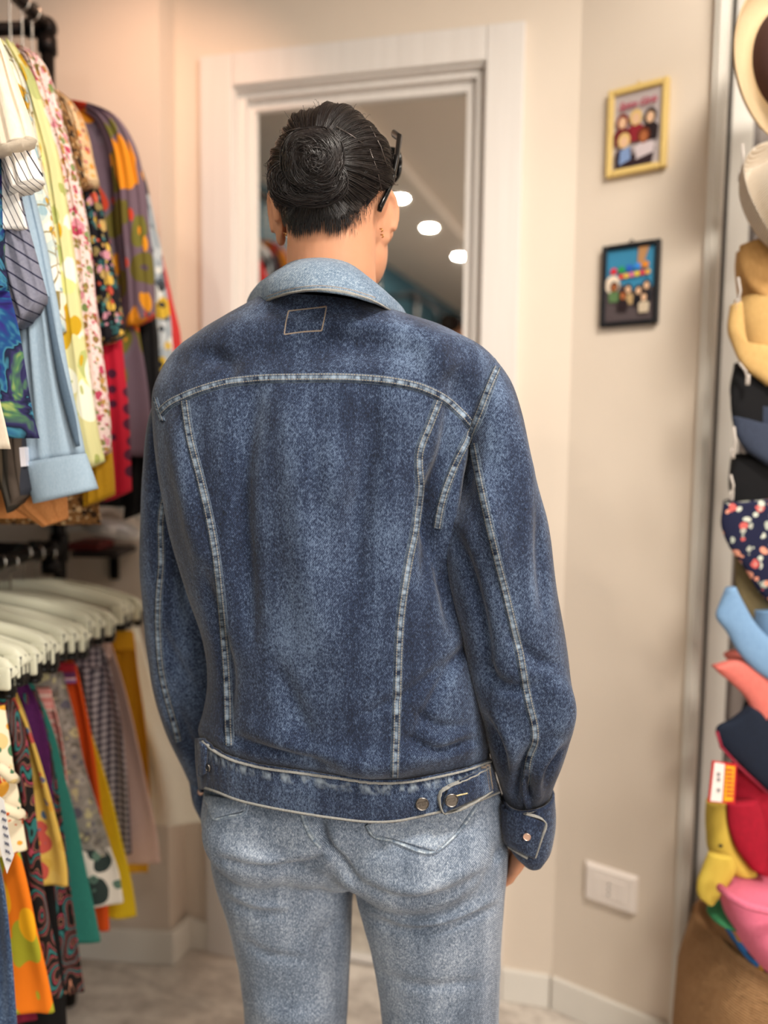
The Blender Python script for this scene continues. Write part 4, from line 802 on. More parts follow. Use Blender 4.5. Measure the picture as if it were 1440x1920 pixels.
def trouser(name, edge, Y, mat, lab, cat, thick=.022, seed=0, rip=.012, ripn=6, extra=None, grp='skirts and trousers on the lower rail', band=None):
    V, F = panel(edge, Y, thick, seed, 60, 110, rip, ripn); V = sag(V, .004, 30, seed); top = V[:, 2].max()
    e = empty(name, (RX(Y), Y, V[:, 2].min()), lab, cat, grp); o = mk(cat.replace(' ', '_')+'_cloth', V, F, mat, e)
    tp_ = edge[:2]; p0 = P(*edge[0], Y); w0 = p0[0]-RX(Y)
    ct = np.array([RX(Y), Y, p0[2]]); bw = loft([(ct-AR*w0*1.01-[0, 0, .034], ct+AR*w0*1.01-[0, 0, .034], 0, thick*.66), (ct-AR*w0*1.0+[0, 0, .004], ct+AR*w0*1.0+[0, 0, .004], 0, thick*.6)], 8, 50, 1.0)
    mk('waistband', *bw, band or mat, e)
    if extra: extra(e)
    return e
FINE = .5
m1 = denim('mid_blue_denim', '#101B30', '#2C4468', '#7890B0', .5)
sk = [
 ('denim_trousers', [(-4, 1560), (8, 1600), (20, 1660), (28, 1760), (34, 1860), (38, 1960)], 1.01, m1, 'dark blue denim trousers at the far left edge of the lower rail', 'trousers', .03),
 ('printed_skirt', [(-2, 1330), (8, 1385), (20, 1460), (33, 1510), (42, 1560), (49, 1596)], 1.05, floral('cream_red_flowers', '#EFE2C4', ['#D9622B', '#C0392B', '#E0A23A', '#4C7A5A'], 26, .36, ['#E9D6A8', '#E3C98C']), 'cream skirt with red and orange flowers and ruffles behind the white tag', 'skirt', .03),
 ('printed_skirt', [(14, 1500), (34, 1570), (52, 1640), (70, 1720), (90, 1810), (106, 1892)], 1.09, floral('orange_leaves', '#F07D17', ['#A8A52A', '#F6B21B', '#B7B42C'], 13, .46, ['#A8A52A', '#F07D17', '#B0AC2C'], fine=1.5, stretch=(1, 1, .5)), 'bright orange skirt with olive green leaf shapes', 'skirt', .026),
 ('velvet_trousers', [(24, 1560), (34, 1700), (48, 1800), (60, 1860), (70, 1912)], 1.11, cloth('crimson_velvet', '#8E1D3C', '#4A0C20', 90, .5), 'crimson velvet trousers showing low down beside the orange skirt', 'trousers', .018),
 ('printed_trousers', [(22, 1305), (46, 1360), (60, 1430), (70, 1520), (84, 1640), (104, 1760), (120, 1866)], 1.135, None, 'black trousers with swirling pink and teal lines, nearer of the two swirl pairs', 'trousers', .02),
 ('printed_skirt', [(34, 1296), (62, 1360), (90, 1450), (114, 1540), (130, 1620), (132, 1656)], 1.165, floral('yellow_flowers', '#D9B456', ['#C4564A', '#D8A23C', '#4F6B8C'], 20, .38, ['#DDBB62', '#CDA648'], fine=1.7), 'short mustard yellow skirt with small red flowers', 'skirt', .022),
 ('black_trousers', [(40, 1310), (70, 1450), (98, 1600), (112, 1720), (122, 1830), (128, 1930)], 1.185, cloth('black_cloth', '#151313', '#0B0A0A'), 'plain black trousers hanging between two swirl patterned ones', 'trousers', .018),
 ('purple_skirt', [(50, 1282), (72, 1330), (90, 1400), (98, 1480), (104, 1560)], 1.205, cloth('purple_cloth', '#5A1A5C', '#32103A'), 'plain dark purple skirt on the lower rail', 'skirt', .018),
 ('printed_trousers', [(60, 1300), (90, 1420), (115, 1560), (132, 1680), (146, 1780), (157, 1862)], 1.22, None, 'black trousers with swirling pink lines, further pair beside the teal skirt', 'trousers', .018),
 ('teal_skirt', [(64, 1284), (92, 1350), (120, 1460), (150, 1590), (172, 1690), (188, 1766)], 1.245, cloth('teal_cloth', '#2F8073', '#276A60', 300, .2, .25), 'long plain teal green skirt', 'skirt', .024),
 ('striped_skirt', [(104, 1292), (116, 1340), (126, 1410), (132, 1480), (136, 1540)], 1.275, stripes('pink_stripe', [(0, '#D77F78'), (.35, '#E2A39B'), (.6, '#CF6E68'), (.85, '#E8C0B4')], 38, 'Z', interp='LINEAR'), 'coral pink and white striped skirt', 'skirt', .018),
 ('printed_skirt', [(112, 1264), (132, 1330), (155, 1430), (182, 1520), (208, 1600), (230, 1690)], 1.305, floral('grey_paisley', '#8C867E', ['#A59E94', '#6D665E', '#B9AE86', '#5D5A66'], 42, .45, ['#7B756C', '#989086']), 'grey paisley skirt with a white floral hem', 'skirt', .022),
 ('orange_skirt', [(148, 1244), (160, 1300), (174, 1380), (186, 1480), (197, 1600), (206, 1742)], 1.34, cloth('orange_cloth', '#DC5313', '#B8410E'), 'orange skirt with a red and purple striped waistband', 'skirt', .02),
 ('yellow_skirt', [(160, 1330), (184, 1400), (208, 1480), (230, 1570), (248, 1650), (256, 1716)], 1.375, cloth('yellow_cloth', '#D9B91C', '#C2A212'), 'long bright yellow skirt', 'skirt', .024),
 ('gingham_skirt', [(194, 1214), (212, 1270), (228, 1350), (240, 1450), (246, 1540), (248, 1600)], 1.415, None, 'grey and white gingham checked skirt', 'skirt', .024),
 ('pink_skirt', [(212, 1200), (236, 1280), (262, 1390), (282, 1490), (296, 1570), (302, 1616)], 1.46, cloth('pale_pink_cloth', '#D3B7AC', '#BFA096', 300, .2, .3), 'pale pink skirt beside the gingham one', 'skirt', .024),
 ('mustard_trousers', [(256, 1184), (262, 1250), (274, 1340), (280, 1440), (281, 1540), (278, 1634)], 1.505, cloth('mustard_cloth', '#E0A723', '#C78F18'), 'mustard yellow trousers next to the long cream skirt', 'trousers', .018),
 ('cream_skirt', [(258, 1166), (280, 1260), (308, 1340), (342, 1410), (366, 1480), (378, 1540)], 1.55, cloth('cream_cloth', '#F4F2E6', '#E6E3D4', 300, .2, .45), 'flared cream white skirt furthest along the lower rail', 'skirt', .034)]
t = NT('swirl_print'); wv_ = t.wave(11, t.map((1.3, 1.3, .55)), 19, 2.2, .8, 'SIN', 'DIAGONAL'); t.col(t.ramp(wv_, [(0, '#1A1615'), (.28, '#1A1615'), (.3, '#C98A6E'), (.36, '#1A1615'), (.55, '#1B1716'), (.57, '#B04A5C'), (.7, '#A83248'), (.72, '#1A1615'), (.93, '#2F6F6E'), (1, '#2F6F6E')], 'CONSTANT')); SW = t.m
t = NT('gingham'); x_, y_, z_ = t.sep(t.tc.outputs['Object']); s1 = t.math('GREATER_THAN', t.math('SINE', t.math('MULTIPLY', x_, 2*math.pi/.013)), 0); s2 = t.math('GREATER_THAN', t.math('SINE', t.math('MULTIPLY', z_, 2*math.pi/.013)), 0); t.col(t.ramp(t.math('MULTIPLY', t.math('ADD', s1, s2), .5), [(0, '#B5AEB2'), (.4, '#6E6872'), (.9, '#37333E')], 'CONSTANT')); t.bump(t.noise(20), .3, .005); GI = t.m
WBAND = stripes('red_waistband', [(0, '#8E1A26'), (.45, '#7B5C8E'), (.6, '#C9A0A0'), (.7, '#5A2A50')], 28, 'Z')
for i, (nm, ed, Y, mt, lab, cat, th) in enumerate(sk):
    if mt is None: mt = SW if 'swirl' in lab else GI
    ex = None
    if 'ruffles' in lab:
        def ex(e, Y=Y, mt=mt):
            for (x0, y0, x1, y1) in ((30, 1462, 2, 1440), (44, 1530, 6, 1515)): mk('ruffle', *tube([P(x1-40, y1-6, Y-.035), P(x1, y1, Y-.034), P(x0-8, y0-4, Y-.022), P(x0, y0, Y)], [.006, .008, .008, .006], 10), mt, e)
    if 'paisley' in lab:
        def ex(e, Y=Y):
            V, F = panel([(206, 1592), (222, 1640), (231, 1692)], Y-.004, .030, 4, 16, 90, .008, 6); mk('hem_panel', V, F, floral('white_black_leaf', '#E0D8CC', ['#2E3A38', '#C9A98C', '#5E7A6C'], 18, .46, fine=1.6), e)
    trouser(nm, ed, Y, mt, lab, cat, th, 20+i, extra=ex, band=WBAND if 'waistband' in lab else None)
    w0 = P(*ed[0], Y)[0]-RX(Y)
    if P(*ed[0], Y)[2] > .80 or True:
        hanger(Y+.004, ZL-.012*((i*7)%3)/2+.006, .198+.010*((i*5)%4)/3, ['cream plastic hanger carrying the '+lab.replace('plain black', 'all black').replace('black trousers with swirling', 'swirl trousers with').split(' with ')[0].split(' on the ')[0].split(' at the ')[0].split(' beside ')[0].split(' next ')[0].split(' showing ')[0].split(' furthest')[0].split(' behind')[0].split(' between')[0].split(', ')[0]+(' nearer the camera' if i == 4 else '')][0], 'cream hangers on the lower rail', True)
# the extra cream hanger tips seen between
t = NT('handwritten_tag'); tx = t.noise(60, t.map((1, 1, 3)), 2); t.col('#F3F1EF'); t.rough(.5); TAGM = t.m
Yt = .985; q = [P(x, y, Yt) for x, y in [(0, 1494), (7, 1500), (16, 1560), (26, 1604), (13, 1638), (5, 1610), (-8, 1560), (-10, 1500)]]; n_ = len(q)
tg_ = mk('paper_tag', *fixn(np.array(q+[p_+[0, .0008, 0] for p_ in q]), [list(range(n_)), list(range(n_, 2*n_))]+[[i, (i+1) % n_, n_+(i+1) % n_, n_+i] for i in range(n_)]), TAGM, smooth=False); ink = solid('blue_ink', '#4A4E68', .6)
for k_ in range(7):
    sq = [P(2+k_*1.6+x_, 1520+k_*15+3.0*math.sin(x_*1.9+k_)+x_*.5, Yt-.0015) for x_ in np.linspace(0, 9, 22)]; o_ = mk('handwriting', *tube(sq, .00045, 5), ink); ORG[o_.name] = ORG[o_.name]; mw = o_.location.copy(); o_.parent = tg_; o_.location = mw-tg_.location
tag(tg_, 'white paper tag with handwriting hanging in front of the denim trousers', 'tag')
# ---- blouses
def cuffhem(V): return V
def blouse(name, edge, Y, mat, lab, sw=60, sleeve_end=None, thick=.020, seed=0, cuff=None, body_edge=None, body_mat=None, slv=True, grp='blouses and shirts on the upper rail', slb=None, cat='shirt', cuffpx=None):
    """edge: outer silhouette of shoulder and sleeve in the picture; body hangs inside it"""
    body_edge = body_edge or [(x-sw*.55, y) for x, y in edge]
    V, F = panel(body_edge, Y, thick*.8, seed, 60, 100, .007, 6); V = sag(V, .003, 26, seed)
    e = empty(name, (RX(Y), Y, V[:, 2].min()), lab, cat, grp); mk('shirt_body', V, F, body_mat or mat, e)
    if slv:
        k = len(edge); inner = slb or [(x-sw*min(1, .45+.75*i/(k-1)), y+6+ (sw*.32 if i == k-1 else 0)) for i, (x, y) in enumerate(edge)]
        rows = [(P(a[0], a[1], Y-.006), P(b[0], b[1], Y-.006), 0, thick*(.5+.5*min(1, i/2))) for i, (a, b) in enumerate(zip(inner, edge))]
        V2, F2 = loft(rows, 70, 60, 1.0, .005, 3.3, seed=seed); V2 = sag(V2, .0035, 34, seed+3); mk('sleeve', V2, F2, mat, e)
        V3 = V2.copy(); 
        # the far sleeve, mirrored about the rail
        V3 = np.array([mirrorx(v) for v in V2]); mk('sleeve', V3, [f[::-1] for f in F2], mat, e)
        if cuffpx:
            (tl, tr, br, bl), cm = cuffpx; rows = [(P(*tl, Y-.012), P(*tr, Y-.012), 0, thick*1.0), (P(*bl, Y-.012), P(*br, Y-.012), 0, thick*1.15)]
            V4, F4 = loft(rows, 10, 48, .95, caps=False); o = mk('cuff', V4, F4, cm, e); md = o.modifiers.new('s', 'SOLIDIFY'); md.thickness = .002
    hanger(Y, ZU, .12, 'thin dark hanger inside the '+(lab.split(' on the ')[0] if len(lab.split()) < 9 else ' '.join(lab.split()[:5])), 'dark hangers on the upper rail', mat=M['blackplastic'], drop=.23)
    return e
CH = cloth('chambray', '#AFC3D2', '#8DA5BA', 520, .35, .5)
t = NT('pinstripe_white'); x_, y_, z_ = t.sep(t.tc.outputs['Object']); xx = t.math('ADD', t.math('MULTIPLY', x_, .90), t.math('MULTIPLY', z_, .43)); fr = t.math('FRACT', t.math('MULTIPLY', xx, 135)); t.col(t.ramp(fr, [(0, '#26283A'), (.14, '#F0EBE4')], 'CONSTANT')); t.bump(t.noise(30), .4, .005); PIN = t.m
t = NT('slate_stripe'); x_, y_, z_ = t.sep(t.tc.outputs['Object']); zz = t.math('ADD', t.math('MULTIPLY', x_, .54), t.math('MULTIPLY', z_, .84)); fr = t.math('FRACT', t.math('MULTIPLY', zz, 68)); c0 = t.mix(t.noise(240, None, 2), '#6A6C80', '#8D8E9C'); msk = t.math('LESS_THAN', fr, .13); t.col(t.mix(msk, c0, '#23253E')); t.bump(t.noise(30), .4, .005); SLA = t.m
t = NT('blue_hawaiian'); n0 = t.noise(13, None, 3, .6, dist=1.2); c0 = t.ramp(n0, [(.30, '#15153A'), (.40, '#2E2676'), (.46, '#1A4A80'), (.50, '#3F7F98'), (.53, '#131B34'), (.60, '#33305E'), (.66, '#4F7A56'), (.74, '#A9B868')]); t.col(c0); t.bump(t.noise(30), .3, .004); HAW = t.m
YL = floral('yellow_green_leaf', '#DAD49A', ['#A9AE62', '#F0EFD8', '#C9A01F', '#B8BC7C'], 21, .42, ['#D9D98E', '#F1F0DC', '#B6BC74'], fine=1.7, stretch=(1, 1, .6))
BWL = floral('blue_white_leaf', '#E4E2D2', ['#9FBBC4', '#C99A2C', '#F2EEE2'], 26, .5, ['#C6D2CE', '#E9E4CE'], stroke='#8C7C4C')
PKF = floral('pink_floral', '#EBD2CC', ['#B8425C', '#D58C9C', '#8C6A3A', '#7C8F56'], 58, .45, ['#B98C4C', '#E9C9C4', '#8C7A44'])
LEO = floral('leopard', '#8A6238', ['#2B1C12', '#D9B98C', '#3A2818'], 85, .45)
BLF = floral('black_floral', '#17141A', ['#C4503C', '#3F7A7C', '#B89A5C', '#C98C9C', '#D6B04C'], 42, .44, ['#2E5A5C', '#8C7A4C', '#16131A'])
RED = None; t = NT('red_dots'); vd_ = t.vor(34, t.map((1, .2, 1)), rnd=.35); c0 = t.mix(t.math('LESS_THAN', vd_.outputs['Distance'], .42), '#B3152E', '#4A1630'); t.col(c0); t.bump(t.noise(16, t.map((1, 1, .3))), .4, .008); RED = t.m
PUR = floral('purple_poppy', '#6E5A66', ['#D98A1E', '#C9442A', '#D9901E', '#6E6A2C'], 12, .44, ['#6B6228', '#70606C', '#5C4A58'], fine=1.9, stretch=(1, 1, .7))
GWY = floral('grey_white_yellow', '#A9B4BC', ['#E4E6E2', '#D8B43C', '#2F343C'], 20, .45, ['#5C6670', '#C9D0D4'])
BLK = cloth('black_cotton', '#141214', '#0A090A'); MUS = cloth('mustard_cotton', '#C4951C', '#A67A14'); CRM = cloth('cream_linen', '#E9DDCB', '#D9CAB4', 300, .35, .5)
BL = [
 ('cream_shirt', [(-12, 45), (14, 110), (34, 165), (52, 212), (68, 262)], .975, CRM, 'cream linen shirt with short sleeves, nearest on the upper rail at left', dict(sw=80, body_edge=[(-20, 45), (-30, 200), (-20, 500), (-4, 740), (10, 800), (19, 842)])),
 ('pinstripe_shirt', [(-6, 60), (24, 140), (46, 230), (66, 290), (80, 340)], 1.005, PIN, 'white shirt with thin dark pinstripes on its short sleeve', dict(sw=62, body_edge=[(-10, 60), (10, 160), (24, 300), (40, 380), (52, 430)])),
 ('hawaiian_shirt', [(-16, 120), (-4, 250), (2, 400), (8, 500), (14, 540)], 1.0, HAW, 'dark blue shirt with green and turquoise leaf print', dict(sw=40, body_edge=[(-20, 150), (-8, 400), (8, 515), (34, 620), (48, 700), (62, 780), (73, 822)])),
 ('striped_shirt', [(-2, 130), (20, 260), (42, 380), (66, 470), (89, 552)], 1.035, SLA, 'slate grey short sleeved shirt with fine navy stripes', dict(sw=76, slb=[(-30, 150), (-20, 300), (-10, 420), (10, 540), (36, 621)], body_edge=[(-8, 120), (4, 300), (10, 480), (16, 600), (20, 660)])),
 ('checked_shirt', [(2, 150), (14, 400), (26, 600), (40, 760), (50, 860), (58, 918)], 1.062, stripes('brown_plaid', [(0, '#4A4038'), (.3, '#2E3038'), (.55, '#5C5040'), (.8, '#3A3630')], 22, 'X'), 'dark brown checked shirt, its open cuff below the white price card', dict(sw=52, slb=[(-40, 150), (-30, 400), (-20, 600), (-10, 760), (-4, 880), (16, 962)])),
 ('chambray_shirt', [(6, 110), (36, 230), (60, 350), (84, 450), (106, 560), (130, 700), (148, 790), (160, 852)], 1.085, CH, 'pale blue chambray shirt with a long sleeve and wide cuff', dict(sw=108, slb=[(-10, 160), (0, 300), (10, 400), (22, 480), (36, 600), (42, 740), (44, 820), (44, 872)], cuffpx=(((42, 868), (161, 850), (184, 916), (64, 944)), CH))),
 ('peach_shirt', [(30, 200), (60, 500), (90, 700), (110, 850), (124, 930), (126, 972)], 1.12, cloth('peach_cotton', '#D9975C', '#B97440'), 'peach orange shirt, only its folded cuff showing below the chambray sleeve', dict(sw=92, slb=[(0, 200), (10, 500), (14, 700), (16, 850), (20, 940), (80, 988)])),
 ('leaf_blouse', [(14, 85), (44, 150), (66, 240), (84, 330), (102, 430), (116, 530), (124, 620)], 1.135, BWL, 'white blouse with blue grey leaves and ochre outlines', dict(sw=60)),
 ('leaf_blouse', [(24, 78), (56, 130), (84, 210), (108, 300), (126, 400), (142, 500), (156, 610), (170, 720), (184, 810), (196, 864)], 1.165, YL, 'pale yellow blouse with green leaf print and long sleeves', dict(sw=62)),
 ('floral_blouse', [(42, 88), (76, 108), (96, 155), (120, 240), (146, 340), (164, 440), (178, 560), (192, 680), (204, 790), (206, 846)], 1.205, PKF, 'pink and brown flower print blouse with long sleeves', dict(sw=46)),
 ('mustard_blouse', [(90, 150), (116, 250), (142, 370), (164, 500), (182, 620), (198, 740), (210, 850), (216, 926)], 1.24, MUS, 'plain mustard yellow blouse behind the pink flower print', dict(sw=58)),
 ('leopard_blouse', [(92, 150), (116, 190), (138, 235), (154, 290), (166, 345)], 1.262, LEO, 'brown leopard print blouse with short sleeves', dict(sw=50, body_edge=[(90, 150), (110, 230), (130, 400), (150, 640), (176, 860), (190, 984)])),
 ('cream_trim_blouse', [(112, 172), (140, 196), (160, 240), (172, 290), (184, 340)], 1.29, floral('cream_rose', '#D9B990', ['#B8505A', '#D9923C', '#8A6A4A'], 60, .4), 'cream and rose patterned blouse edge beside the leopard print', dict(sw=30)),
 ('floral_blouse', [(118, 180), (152, 225), (172, 300), (190, 380), (206, 460), (222, 550), (233, 628)], 1.32, BLF, 'black blouse with small red, teal and gold flowers', dict(sw=54)),
 ('dotted_blouse', [(132, 190), (168, 300), (196, 440), (218, 560), (232, 680), (241, 800), (246, 920)], 1.355, RED, 'crimson red blouse with small dark dots', dict(sw=58)),
 ('poppy_blouse', [(136, 190), (180, 200), (222, 222), (252, 270), (268, 330), (280, 420), (288, 500), (292, 592)], 1.42, PUR, 'mauve blouse with big orange and red poppies', dict(sw=62, body_edge=[(130, 190), (180, 210), (210, 300), (236, 450), (258, 600), (276, 720), (284, 800), (284, 856)])),
 ('black_blouse', [(180, 230), (230, 290), (262, 400), (280, 520), (296, 640), (300, 760), (296, 900), (292, 950)], 1.47, BLK, 'plain black blouse behind the poppy print', dict(sw=60)),
 ('patterned_blouse', [(220, 260), (258, 300), (284, 390), (300, 460), (312, 540), (322, 620), (326, 700)], 1.51, GWY, 'grey and white blouse with yellow and black flowers', dict(sw=44)),
 ('red_blouse', [(240, 300), (280, 380), (304, 480), (322, 560), (338, 630), (340, 672)], 1.545, cloth('red_orange', '#D8432A', '#B82440'), 'red orange blouse furthest along the upper rail', dict(sw=40))]
bls = []
FOLD_SHADE = cloth('painted_fold_shade_blue', '#5F7386', '#4C5F72', 500)  # darker blue paints in the shade along the chambray sleeve's placket fold
for i, (nm, ed, Y, mt, lab, kw) in enumerate(BL): bls.append(blouse(nm, ed, Y, mt, lab, seed=40+i, **kw))
for i, o in enumerate(bls):
    if BL[i][0] == 'chambray_shirt': curve_piece([((84, 560), (92, 556), .004), ((96, 640), (108, 640), .004), ((110, 720), (126, 718), .004), ((128, 790), (142, 786), .004), ((142, 838), (150, 836), .003)], BL[i][2]-.026, .004, FOLD_SHADE, 'fold_shade_strip', o, 24)
q = [P(x, y, 1.045) for x, y in [(12, 842), (46, 838), (49, 874), (13, 879)]]; tg2 = mk('price_card', *fixn(np.array(q+[p_+[-.004, .02, 0] for p_ in q]), [[0, 1, 2, 3], [4, 5, 6, 7], [0, 1, 5, 4], [1, 2, 6, 5], [2, 3, 7, 6], [3, 0, 4, 7]]), solid('white_card', '#E9E6EE', .4), smooth=False); tag(tg2, 'small white price card below the blue leaf print shirt', 'tag')
# garments further along, visible only in the mirror: copies with their parts
def copy_tree(o, off, lab):
    c_ = o.copy(); S.collection.objects.link(c_); c_.location = Vector(o.location)+Vector(off); c_['label'] = lab; c_['group'] = 'blouses seen in the mirror'
    for ch in list(o.children):
        d_ = ch.copy(); S.collection.objects.link(d_); d_.parent = c_
    return c_
NM = {0: 'cream', 3: 'slate striped', 8: 'yellow leaf print', 9: 'pink flower print', 13: 'black flower print', 15: 'poppy print', 16: 'black', 17: 'grey floral', 14: 'crimson dotted', 10: 'mustard'}
src = [(17, .86), (15, .80), (16, .74), (8, .68), (3, .62), (9, .56), (13, .50), (10, .44), (17, -.64), (8, -.72), (15, -.80), (16, -.88), (10, -.96), (0, -1.04), (14, -1.12), (9, -1.20), (13, -1.3), (17, -1.4), (3, -1.5), (8, -1.6)]
for i, (k, y) in enumerate(src):
    o = bls[k]; y0 = BL[k][2]; off = (RX(y)-RX(y0), y-y0, 0.0)
    rail_w = 'near rail' if y > 0 else 'far rail'; grp_i = [j for j, q_ in enumerate(src) if (q_[1] > 0) == (y > 0)]; k_ = grp_i.index(i)
    a_n = NM[src[grp_i[k_-1]][0]] if k_ > 0 else None; b_n = NM[src[grp_i[k_+1]][0]] if k_+1 < len(grp_i) else None
    where = 'between %s and %s' % (a_n, b_n) if a_n and b_n else ('first, before %s' % b_n if b_n else 'last, after %s' % a_n)
    copy_tree(o, off, '%s blouse on mirrored %s, %s' % (NM[k], rail_w, where))
# trainers hanging on the end wall
def sneaker(c_, R, lab, body_c, accent):
    e = empty('trainer', c_, lab, 'shoe', 'trainers on the end wall'); R = np.array(R)*.5; T_ = lambda V: np.asarray(V)@R.T+c_
    V, F = loft([(np.array([-.042, 0, 0]), np.array([.042, 0, 0]), 0, .125), (np.array([-.045, 0, .012]), np.array([.045, 0, .012]), 0, .13), (np.array([-.043, 0, .028]), np.array([.043, 0, .028]), 0, .125)], 10, 40, .85); mk('sole', T_(V), F, solid('sole_white', '#D9D3CB', .5), e)
    V, F = loft([(np.array([-.040, 0, .026]), np.array([.040, 0, .026]), 0, .12), (np.array([-.040, .01, .05]), np.array([.040, .01, .05]), 0, .105), (np.array([-.033, .04, .075]), np.array([.033, .04, .075]), 0, .072), (np.array([-.03, .05, .095]), np.array([.03, .05, .095]), 0, .055)], 24, 40, .95); mk('upper', T_(V), F, body_c, e)
    for k in range(4): mk('lace', T_(tube([(-.02, -.035+.022*k, .066+.010*k), (0, -.038+.022*k, .073+.010*k), (.02, -.035+.022*k, .066+.010*k)], .003, 8)[0]), tube([(-.02, 0, 0), (0, 0, 0), (.02, 0, 0)], .003, 8)[1], accent, e)
    mk('heel_tab', T_(box((0, .10, .075), (.03, .012, .04))[0]), box((0, 0, 0), (1, 1, 1))[1], accent, e)
gy = solid('grey_leather', '#8E8A8A', .4); sv = solid('silver_leather', '#B4B0B0', .3, metal=.3); bk_ = solid('dark_suede', '#3A3033', .7)
SH = []
for c_, R, lab, m_, ac in ((P(246, 962, 1.68), rz(1.2)@rx(.35), 'grey and black trainer with white sole behind the red blouse', gy, M['blackplastic']), (P(212, 992, 1.67), rz(.3)@ry(-1.35)@rx(1.4), 'silver trainer standing on its heel on the dark wall shelf', sv, gy), (P(140, 996, 1.68), rz(1.4)@rx(-.1), 'grey trainer with white rimmed sole beneath the mustard blouse', gy, bk_)): sneaker(c_, R, lab, m_, ac)
shp = P(190, 1036, 1.68); e = empty('wall_shelf', shp-[0, 0, .01], 'small dark shelf with trainers on the wall beyond the rail', 'shelf'); bevel(mk('board', *box(shp+[.0, .02, .0], (.11, .12, .014)), solid('dark_shelf', '#2B2424', .5), e, smooth=False), .006); mk('bracket', *box(shp+[0, .09, -.04], (.02, .03, .07)), M['black'], e, smooth=False); bevel(mk('red_box', *box(shp+[-.03, .02, .016], (.07, .10, .018)), solid('dark_red_card', '#6A2A28', .6), e, smooth=False), .003)
# ------------------------------------------------------------------ hats on the right
pg = empty('hat_rack', (P(1432, 400, 1.45)[0]+.06, 1.45, 0), 'grey upright hat stand mostly hidden behind the hanging hats', 'rack')
px_, py_ = ORG[pg.name][0]+.06, 1.42
mk('upright', *tube([(px_, py_, 0), (px_, py_, 2.25)], .012, 14), solid('grey_metal', '#8A8683', .4, metal=.6), pg); mk('foot', *lathe([(.05, 0), (.05, .008), (.02, .018)], 30, None, (px_, py_, 0)), M['blackplastic'], pg)
HSPEC = []
def peg(e, px, py, Y): q = P(px, py, Y); mk('peg', *tube([q, q+[.0, .06, .015]], .003, 8), M['chrome'], e)
straw = None; t = NT('straw_weave'); t.col(t.mix(t.wave(120, t.map(), 1.5, 8, dirn='Z'), '#D9C3A2', '#BFA47C')); t.bump(t.wave(150, t.map(rot=(.2, .3, 0)), 1, 8, dirn='Z'), .5, .002); straw = t.m
t = NT('crochet_white'); t.col(t.mix(t.wave(90, t.map(rot=(.3, .5, 0)), 1.2, 6, dirn='Z'), '#E2D8CA', '#C9B8A2')); t.bump(t.wave(90, t.map(rot=(.3, .5, 0)), 1.2, 6, dirn='Z'), .8, .003); crochet = t.m
def axisR(ax, roll=0):
    z = np.array(ax, float); z /= np.linalg.norm(z); x = np.cross([0, 0, 1], z); x /= np.linalg.norm(x); y = np.cross(z, x); return np.column_stack([x, y, z])@rz(roll)
# straw hat
def brimhat(c_, ax, rb, rc, hc, mb, lab, name='straw_hat', band=None, curl=.018, wave=.006, cat='hat', asp=1.0, drop=.03):
    e = empty(name, c_, lab, cat, 'hats hanging on the right'); R = axisR(ax); wob = lambda r, h, a: (0, wave*(r/rb)**2*math.sin(2*a+.6)*(r > rc*1.05))
    pr = [(rc*.2, hc*.94), (rc*.6, hc), (rc*.86, hc*.96), (rc*.97, hc*.80), (rc*1.0, hc*.4), (rc*1.03, .012), (rc*1.1, 0)]+[(rc*1.1+(rb-rc*1.1)*k/6, -drop*math.sin(k/6*1.3)+curl*(k/6)**3) for k in range(1, 7)]
    pi_ = [(r-.001, h-.0035) for r, h in pr[::-1] if r > rc*.5]
    V, F = lathe(pr+pi_, 56, R, c_, wob); mk('crown_and_brim', V, F, mb, e)
    if band: V, F = lathe([(rc*1.035, .010), (rc*1.045, .012), (rc*1.03, .042), (rc*1.0, .044), (rc*1.0, .010)], 56, R, c_); mk('ribbon', V, F[:-2], band, e)
    return e
e = brimhat(P(1480, 120, 1.30), (.30, -.95, -.05), .135, .083, .105, straw, 'straw hat with dark brown ribbon, topmost of the hanging hats', band=cloth('brown_ribbon', '#4A2E28', '#33201C'), curl=.022, drop=.0)
e = brimhat(P(1456, 388, 1.29), (.30, -.93, .20), .102, .070, .085, crochet, 'white crochet bucket hat below the straw hat', 'crochet_hat', drop=-.02, wave=.012)
def visor_hat(nm, lab, mat, brim, crown, Y, mb=None, d=.012, cat='cap', edge=None, dc=.05, group='hats hanging on the right'):
    c_ = P(brim[len(brim)//2][0][0]+40, brim[len(brim)//2][0][1], Y); e = empty(nm, c_, lab, cat, group)
    curve_piece([(a, b, d) for a, b in brim], Y-.01, d, mb or mat, 'brim', e, 40, 3, .9, .001)
    curve_piece([(a, b, dc) for a, b in crown], Y+.035, dc, mat, 'crown', e, 40, 5, .95, .002)
    if edge: mk('edge_trim', *tube([P(x, y, Y-.014) for x, y in edge], .0028, 8), edge_m, e)
    return e
tan = cloth('tan_cotton', '#C39A62', '#A67C48', 300, .3, .25); khaki = cloth('khaki_cotton', '#CDAA70', '#B59158', 300, .3, .25); blk = cloth('black_felt', '#101014', '#08080A'); nvy = cloth('navy_cotton', '#3A4356', '#2A3040'); olv = cloth('olive_cotton', '#7E7050', '#665A40', 300, .3, .25); lbl = cloth('light_blue_cotton', '#7FA2C6', '#6C8FB6', 300, .3, .25); cor = cloth('coral_cotton', '#E07F74', '#C9645C', 300, .3, .25); dnv = cloth('dark_navy_cotton', '#1A2436', '#111826', 300, .3, .25); redc = cloth('red_cotton', '#B0152F', '#7E0C22', 300, .3, .3); ylc = cloth('yellow_cord', '#CFB64E', '#BCA040', 90, .3, .3)
edge_m = solid('wine_piping', '#8E2338', .6)
